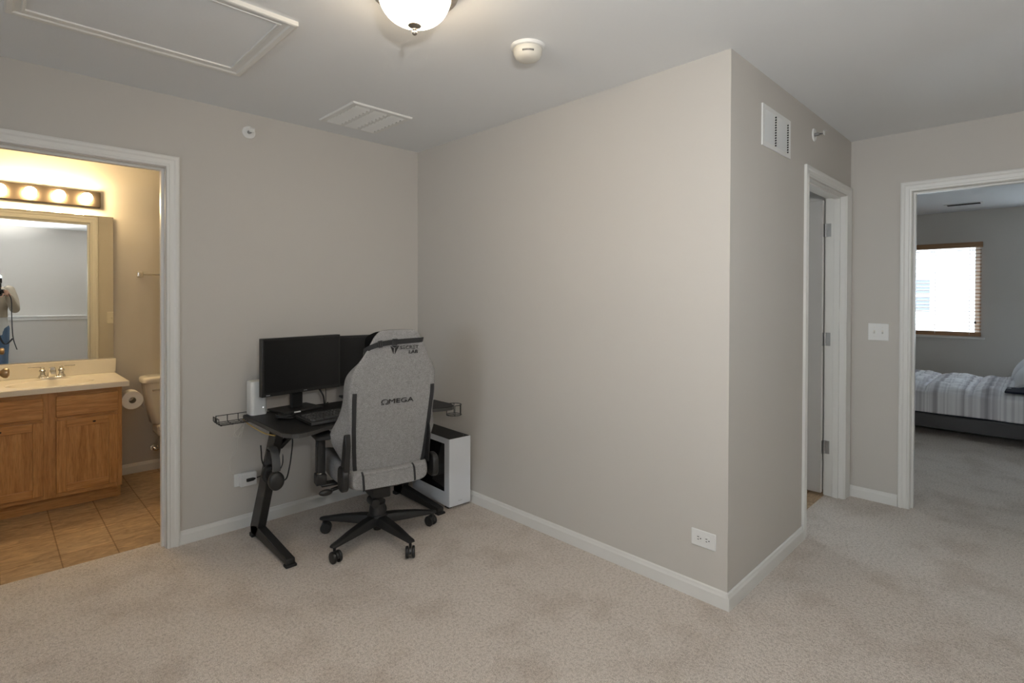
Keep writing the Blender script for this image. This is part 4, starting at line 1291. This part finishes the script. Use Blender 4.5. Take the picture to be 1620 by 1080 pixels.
MB().tube(curve_pts([(0.0, -0.040, 0.005), (0.010, -0.042, 0.04), (0.028, -0.06, 0.12), (0.022, -0.08, 0.19), (0.025, -0.10, 0.212)]), 0.006, 8).build('hose', M['steel'], vv, smooth=True)

# ================================================================ BEDROOM
w1 = struct(MB().box(6.31, 6.37, BW[0], BW[0] + 0.05, BW[2], BW[3]).box(6.31, 6.37, BW[1] - 0.05, BW[1], BW[2], BW[3]).box(6.31, 6.37, BW[0] + 0.05, BW[1] - 0.05, BW[2], BW[2] + 0.055).box(6.31, 6.37, BW[0] + 0.05, BW[1] - 0.05, BW[3] - 0.05, BW[3]).build('window_1', M['winwhite'], bevel=0.004))
box('pane', M['glass'], 6.338, 6.342, BW[0] + 0.05, BW[1] - 0.05, BW[2] + 0.055, BW[3] - 0.05, w1)
struct(box('trim_5', M['trim'], XW - 0.030, XW + 0.06, BW[0] - 0.05, BW[1] + 0.05, BW[2] - 0.024, BW[2], bevel=0.004))

bl = thing('window_blind', 'walnut wood blind with open slats in the bedroom window', 'blind', (XW - 0.022, -2.30, 0.90))
y0, y1 = -0.435, 0.435
MB().box(-0.030, 0.026, y0 - 0.012, y1 + 0.012, 1.088, 1.152).build('valance', M['slat'], bl, bevel=0.003)
MB().box(-0.024, 0.026, y0, y1, 0.010, 0.060).build('bottom_rail', M['slat'], bl, bevel=0.004)
for k in range(23):
    z = 0.092 + k * 0.0438
    MB().box(-0.025, 0.025, y0, y1, -0.0016, 0.0016, Matrix.Translation((0, 0, z)) @ Matrix.Rotation(math.radians(-12), 4, 'Y')).build('slat', M['slat'], bl)
for y in (-0.33, 0.0, 0.33):
    MB().box(-0.027, -0.0255, y - 0.002, y + 0.002, 0.03, 1.10).build('ladder_cord', M['whitecable'], bl)
pc_ = MB().tube([(-0.034, -0.385, 1.10), (-0.034, -0.385, 0.19)], 0.0012, 6).build('pull_cord', M['whitecable'], bl)
MB().lathe([(0, 0.03), (0.005, 0.03), (0.013, 0.0), (0, 0.0)], Matrix.Translation((-0.034, -0.385, 0.165)), 16).build('tassel', M['rubber'], pc_, smooth=True)
bv = thing('ceiling_vent', 'narrow white ceiling register near the bedroom window', 'vent', (5.60, -2.62, H))
MB().box(-0.07, 0.07, -0.17, 0.17, -0.006, 0).build('vent_frame', M['white'], bv, bevel=0.002)
mb = MB()
for k in range(4):
    mb.box(-0.050 + k * 0.028, -0.034 + k * 0.028, -0.145, 0.145, -0.0075, -0.0055)
mb.build('louver_slots', M['dark'], bv)

# bed
BX0, BX1, BY0, BY1 = 4.40, 5.92, -4.10, -2.02
bd = thing('bed_frame', 'low charcoal upholstered platform bed frame in the bedroom', 'bed', ((BX0 + BX1) / 2, (BY0 + BY1) / 2, 0))
cx, cy = bd.location.x, bd.location.y
mb = MB().box(BX0 - cx, BX0 + 0.04 - cx, BY0 - cy, BY1 - cy, 0.075, 0.215).box(BX1 - 0.04 - cx, BX1 - cx, BY0 - cy, BY1 - cy, 0.075, 0.215).box(BX0 + 0.04 - cx, BX1 - 0.04 - cx, BY1 - 0.04 - cy, BY1 - cy, 0.075, 0.215).box(BX0 + 0.04 - cx, BX1 - 0.04 - cx, BY0 - cy, BY1 - 0.04 - cy, 0.16, 0.20)
mb.build('side_rails', M['bedgrey'], bd, bevel=0.012)
MB().box(BX0 - cx, BX1 - cx, BY0 - 0.07 - cy, BY0 - cy, 0.075, 1.0).build('headboard', M['bedgrey'], bd, bevel=0.02)
for x in (BX0 + 0.12, BX1 - 0.12):
    for y in (BY0 + 0.1, BY1 - 0.12):
        MB().box(x - 0.03 - cx, x + 0.03 - cx, y - 0.03 - cy, y + 0.03 - cy, 0, 0.16).build('leg', M['black'], bd, bevel=0.004)
mt = tag(box('mattress', M['navy'], BX0 + 0.045, BX1 - 0.045, BY0 + 0.01, BY1 - 0.045, 0.201, 0.405, bevel=0.03), 'mattress in a navy sheet under the striped comforter', 'mattress')
# comforter: a quilted sheet draped over the mattress
from mathutils import noise
nx, ny = 110, 130
def cmf(i, j):
    s = -0.22 + (1.44 + 0.44) * i / nx           # across, measured over the edge
    y = BY1 + 0.0 - (BY1 - (BY0 + 0.52)) * j / ny
    top = 0.445
    if s < 0:
        x, z = BX0 + 0.022, top + s
        if s > -0.03:
            t = (s + 0.03) / 0.03
            x += 0.02 * t * t
            z = top - 0.012 * (1 - t) + s * 0.6
        wv = noise.noise(Vector((y * 5.0, 0.3, s * 1.5)))
        x += 0.006 * wv - 0.003 + s * 0.02
        z = max(z, 0.226 + 0.008 * noise.noise(Vector((y * 2.3, 7, 0))))
    elif s > 1.44:
        x, z = BX1 - 0.022, top - (s - 1.44)
    else:
        x = BX0 + 0.042 + (BX1 - BX0 - 0.084) * s / 1.44
        e = min(s, 1.44 - s)
        z = top + 0.045 * (1 - math.exp(-e * 6))
        qx, qy = (s / 0.33) % 1, ((y + 10) / 0.36) % 1
        puff = (math.sin(PI * qx) * math.sin(PI * qy)) ** 0.4
        z += 0.048 * puff - 0.022
        z += 0.020 * noise.noise(Vector((s * 9, y * 7, 1))) + 0.012 * noise.noise(Vector((s * 20, y * 14, 4)))
    if j == 0:
        z = min(z, 0.30)
    return (x, y, z)
mb = MB()
G = [[mb.bm.verts.new(cmf(i, j)) for i in range(nx + 1)] for j in range(ny + 1)]
for j in range(ny):
    for i in range(nx):
        mb.bm.faces.new([G[j][i], G[j][i + 1], G[j + 1][i + 1], G[j + 1][i]])
co = mb.build('comforter', M['comforter'], smooth=True, angle=180)
sm = co.modifiers.new('thickness', 'SOLIDIFY')
sm.thickness = 0.008
sm.offset = 1
tag(co, 'grey and white striped quilted comforter on the bedroom bed', 'comforter')


def pillow(loc, rot, w, h, t, name_label):
    rg = []
    n = 14
    for k in range(n + 1):
        u = -1 + 2 * k / n
        e = max(0.03, (1 - abs(u) ** 4)) ** 0.5
        rg.append([(w / 2 * u * (1 - 0.04 * (1 - e)), t / 2 * e * math.copysign(abs(math.sin(a)) ** 1.3, math.sin(a)), h / 2 * (0.93 + 0.07 * abs(u) ** 3) * math.copysign(abs(math.cos(a)) ** 0.7, math.cos(a))) for a in [2 * PI * i / 20 for i in range(20)]])
    o = MB().loft(rg).build('pillow', M['pillow'], smooth=True, sub=1)
    o.location, o.rotation_euler = loc, rot
    tag(o, name_label, 'pillow', 'pillows on the bedroom bed')


pillow((4.80, -3.25, 0.690), (math.radians(48), 0, 0.05), 0.66, 0.46, 0.16, 'front white pillow leaning at the head of the striped bed, nearer the doorway')
pillow((5.52, -3.22, 0.705), (math.radians(44), 0, -0.04), 0.66, 0.48, 0.17, 'white pillow on the window side of the striped bed')

tag(box('folded_blanket', M['navy'], 4.47, 5.10, -3.60, -3.03, 0.485, 0.503, bevel=0.008), 'navy folded blanket lying under the front pillow on the striped comforter', 'blanket')

# neighbouring house outside
ho = thing('neighbor_house', 'pale neighbouring house seen through the bedroom blind', 'house', (13.0, -1.5, -3.0))
MB().box(0, 4, -9, 9, 0, 7.4).build('siding_wall', M['siding'], ho)
MB().prism([(-0.5, 7.3), (4.5, 7.3), (2.0, 9.0)], 19, Matrix(((1, 0, 0, 0), (0, 0, 1, -9.5), (0, 1, 0, 0), (0, 0, 0, 1)))).build('roof', M['roof'], ho)
wn = MB().box(-0.05, 0.02, 0.08, 0.46, 4.02, 4.86).build('window', M['winwhite'], ho)
MB().box(-0.06, -0.03, 0.12, 0.42, 4.07, 4.41).build('lower_pane', M['shutterglass'], wn)
MB().box(-0.06, -0.03, 0.12, 0.42, 4.47, 4.81).build('upper_pane', M['shutterglass'], wn)
mb = MB().box(-0.06, 0.02, -9, 9, 3.55, 3.70)
mb.build('belt_board', M['winwhite'], ho)
struct(box('ground', M['siding'], 7.0, 40, -30, 30, -3.1, -3.0))
# ================================================================ THE PHOTOGRAPHER (stands behind the viewpoint, caught in the bathroom mirror)
def remeshed(o, vox=0.007, smooth=6):
    r = o.modifiers.new('remesh', 'REMESH')
    r.mode = 'VOXEL'
    r.voxel_size = vox
    r.use_smooth_shade = True
    s = o.modifiers.new('smooth', 'SMOOTH')
    s.iterations = smooth
    s.factor = 0.5
    return o


pe = thing('person', 'person in khaki shirt and jeans holding a camera, seen in bathroom mirror', 'person', (-2.31, -3.97, 0))


def limb(mb, pts, rad, n=6):
    c = curve_pts(pts, n)
    rr = []
    for i in range(len(c)):
        t = i / (len(c) - 1) * (len(rad) - 1)
        k = min(int(t), len(rad) - 2)
        rr.append(rad[k] + (rad[k + 1] - rad[k]) * (t - k))
    mb.tube(c, rr, 14)
    mb.sphere(c[0], rr[0], seg=14, rings=8)
    mb.sphere(c[-1], rr[-1], seg=14, rings=8)


SH = [Vector((s * 0.185, 0.0, 1.44)) for s in (-1, 1)]
EL = [Vector((-0.27, 0.09, 1.17)), Vector((0.245, 0.10, 1.17))]
WR = [Vector((-0.02, 0.29, 1.335)), Vector((0.175, 0.275, 1.375))]
body = MB()


def torso(mb, g, z0=0.86, z1=1.50):
    rg = []
    for z, a, b, y in ((0.86, 0.165, 0.115, 0.0), (0.95, 0.172, 0.120, 0.0), (1.05, 0.155, 0.108, 0.005), (1.15, 0.152, 0.108, 0.008), (1.27, 0.172, 0.118, 0.005), (1.38, 0.188, 0.115, 0.0), (1.45, 0.165, 0.090, -0.008), (1.50, 0.085, 0.066, -0.012), (1.53, 0.060, 0.058, -0.010)):
        if z0 - 1e-6 <= z <= z1 + 1e-6:
            rg.append([((a + g) * math.copysign(abs(math.cos(t)) ** 0.85, math.cos(t)), y + (b + g) * math.copysign(abs(math.sin(t)) ** 0.9, math.sin(t)), z) for t in [2 * PI * i / 28 for i in range(28)]])
    mb.loft(rg)


torso(body, 0, 0.86, 1.53)
for i, s in enumerate((-1, 1)):
    limb(body, [SH[i], (SH[i] + EL[i]) / 2 + Vector((s * 0.01, -0.005, 0)), EL[i]], [0.056, 0.047, 0.039])
    limb(body, [EL[i], (EL[i] + WR[i]) / 2, WR[i]], [0.041, 0.038, 0.027])
    limb(body, [(s * 0.092, 0, 0.90), (s * 0.10, 0.012, 0.70), (s * 0.105, 0.018, 0.49)], [0.092, 0.076, 0.056])
    limb(body, [(s * 0.105, 0.018, 0.49), (s * 0.108, -0.012, 0.33), (s * 0.11, -0.022, 0.09)], [0.055, 0.055, 0.036])
    limb(body, [(s * 0.11, -0.035, 0.055), (s * 0.118, 0.05, 0.045), (s * 0.125, 0.14, 0.030)], [0.040, 0.040, 0.028])
# neck and head with a face
limb(body, [(0, -0.012, 1.48), (0, -0.002, 1.55), (0, 0.010, 1.62)], [0.060, 0.055, 0.056])
body.sphere((0, 0.012, 1.685), 0.105, 0.74, 0.90, 1.10, 28, 18)
body.sphere((0, 0.040, 1.625), 0.065, 0.86, 0.95, 0.80, 24, 14)
body.loft([[(x * k, 0.012 + y, z) for x, y in ((-0.016, 0.085), (-0.008, 0.085 + d), (0.008, 0.085 + d), (0.016, 0.085))] for z, k, d in ((1.632, 1.0, 0.024), (1.648, 0.9, 0.032), (1.690, 0.5, 0.012), (1.70, 0.4, 0.004))])
body.sphere((0, 0.096, 1.607), 0.022, 1.1, 0.5, 0.35, 14, 8)
for s in (-1, 1):
    body.sphere((s * 0.080, 0.0, 1.672), 0.030, 0.32, 0.72, 1.1, 14, 10)
    body.sphere((s * 0.034, 0.080, 1.712), 0.024, 1.1, 0.5, 0.4, 14, 8)
# hands: palm, four fingers and a thumb closed round the camera
CAM = Vector((0.075, 0.345, 1.405))
for i, s in enumerate((-1, 1)):
    w = WR[i]
    if s > 0:
        palm = Vector((0.163, 0.315, 1.400))
        body.sphere(palm, 0.040, 0.45, 0.85, 1.05, 16, 10)
        limb(body, [w, palm], [0.026, 0.026], 3)
        for k in range(4):
            z = 1.432 - k * 0.019
            limb(body, [(0.163, 0.335, z), (0.168, 0.382 - abs(k - 1) * 0.003, z), (0.146, 0.397, z), (0.128 + 0.004 * k, 0.394, z)], [0.0098, 0.0092, 0.0086, 0.0078], 3)
        limb(body, [(0.160, 0.295, 1.395), (0.150, 0.285, 1.425), (0.118, 0.290, 1.432)], [0.012, 0.011, 0.009], 3)
    else:
        palm = Vector((0.045, 0.335, 1.340))
        body.sphere(palm, 0.040, 0.95, 1.05, 0.42, 16, 10)
        limb(body, [w, palm], [0.026, 0.026], 3)
        for k in range(4):
            y = 0.372 + k * 0.019
            limb(body, [(0.055, y - 0.015, 1.338), (0.095, y, 1.340), (0.118, y, 1.362), (0.120, y, 1.388 - 0.004 * abs(k - 1))], [0.0098, 0.0092, 0.0086, 0.0078], 3)
        limb(body, [(0.030, 0.345, 1.345), (0.024, 0.375, 1.365), (0.026, 0.392, 1.395)], [0.012, 0.011, 0.009], 3)
bo = remeshed(body.build('body', M['skin'], pe), 0.0065, 3)
# face details, hair
for s in (-1, 1):
    MB().sphere((s * 0.033, 0.0905, 1.690), 0.0115, 1.15, 0.6, 0.6, 14, 10).build('eye', M['darkgrey'], pe, smooth=True)
mb = MB().lathe([(0.112 * math.sin(t), 0.118 * math.cos(t)) for t in [PI * 0.56 * (1 - i / 12) for i in range(12)]] + [(0, 0.118)], Matrix.Translation((0, -0.008, 1.700)) @ Matrix.Rotation(math.radians(18), 4, 'X') @ Matrix.Diagonal((0.77, 0.93, 1, 1)), 28)
mb.build('hair', M['hair'], pe, smooth=True)
# clothing
mb = MB()
torso(mb, 0.012, 0.86, 1.45)
mb.loft([[(0.182 * math.cos(t), 0.130 * math.sin(t), z) for t in [2 * PI * i / 24 for i in range(24)]] for z in (0.80, 0.90)])
remeshed(mb.build('tee_shirt', M['tee'], pe), 0.008)
mb = MB()
torso(mb, 0.019, 1.05, 1.50)
for i, s in enumerate((-1, 1)):
    limb(mb, [SH[i], (SH[i] + EL[i]) / 2 + Vector((s * 0.012, -0.005, 0)), EL[i]], [0.070, 0.064, 0.058])
    limb(mb, [EL[i], (EL[i] + WR[i]) / 2, EL[i] + (WR[i] - EL[i]) * 0.86], [0.058, 0.054, 0.044])
remeshed(mb.build('overshirt', M['khaki'], pe), 0.008)
mb = MB()
torso(mb, 0.009, 0.86, 0.95)
for s in (-1, 1):
    limb(mb, [(s * 0.092, 0, 0.89), (s * 0.10, 0.012, 0.70), (s * 0.105, 0.014, 0.49), (s * 0.108, -0.012, 0.30), (s * 0.11, -0.020, 0.10)], [0.104, 0.092, 0.074, 0.070, 0.064])
remeshed(mb.build('jeans', M['denim'], pe), 0.008)
for s in (-1, 1):
    mb = MB()
    mb.loft([[(s * (0.112 + 0.02 * (y + 0.08)) + x * k, y, z) for x, z in ((-0.045, 0.0), (0.045, 0.0), (0.043, h_ * 0.6), (0.022, h_), (-0.022, h_), (-0.043, h_ * 0.6))] for y, k, h_ in ((-0.090, 0.7, 0.085), (-0.075, 0.85, 0.105), (0.0, 1.0, 0.105), (0.07, 1.1, 0.075), (0.14, 1.05, 0.060), (0.178, 0.7, 0.045))])
    mb.build('shoe', M['rubber'], pe, smooth=True, bevel=0.006)

# the camera he holds, with its flash and dangling strap
cm = thing('photo_camera', 'black camera with upturned flash held by the person, seen in mirror', 'camera', (-2.31 + CAM.x, -3.97 + CAM.y, CAM.z))
MB().box(-0.066, 0.066, -0.022, 0.022, -0.048, 0.044).box(-0.030, 0.030, -0.02, 0.03, 0.040, 0.066).build('camera_body', M['black'], cm, bevel=0.010, seg=3)
R_ = Matrix.Rotation(-PI / 2, 4, 'X')
MB().lathe([(0, 0.02), (0.034, 0.02), (0.036, 0.04), (0.036, 0.085), (0.040, 0.090), (0.042, 0.118), (0.037, 0.118), (0.035, 0.10), (0, 0.098)], R_, 32).build('lens', M['black'], cm, smooth=True)
MB().lathe([(0, 0.099), (0.033, 0.099), (0.033, 0.1005), (0, 0.106)], R_, 32).build('front_glass', M['tint'], cm, smooth=True)
fl = MB().box(-0.032, 0.032, -0.025, 0.025, 0.066, 0.130).build('flash_unit', M['black'], cm, bevel=0.006)
MB().box(-0.038, 0.038, -0.030, 0.030, 0.130, 0.200).build('flash_head', M['black'], fl, bevel=0.006)
MB().box(-0.033, 0.033, -0.025, 0.025, 0.200, 0.203).build('flash_window', M['white'], fl)
pts = curve_pts([(0.062, -0.01, 0.030), (0.090, -0.015, 0.0), (0.128, -0.02, -0.10), (0.132, -0.03, -0.30), (0.138, -0.03, -0.52), (0.150, -0.03, -0.66), (0.186, -0.03, -0.80)])
MB().ribbon(pts, (1, 0, 0), (0.25, 1, 0), 0.034, 0.003).build('strap', M['webbing'], cm, smooth=True)
pts = curve_pts([(-0.066, -0.01, 0.030), (-0.075, -0.03, -0.05), (-0.06, -0.06, -0.2), (-0.02, -0.08, -0.5), (0.06, -0.07, -0.72), (0.145, -0.03, -0.64)])
MB().ribbon(pts, (0, 1, 0), (1, 0.2, 0), 0.024, 0.003).build('strap', M['webbing'], cm, smooth=True)
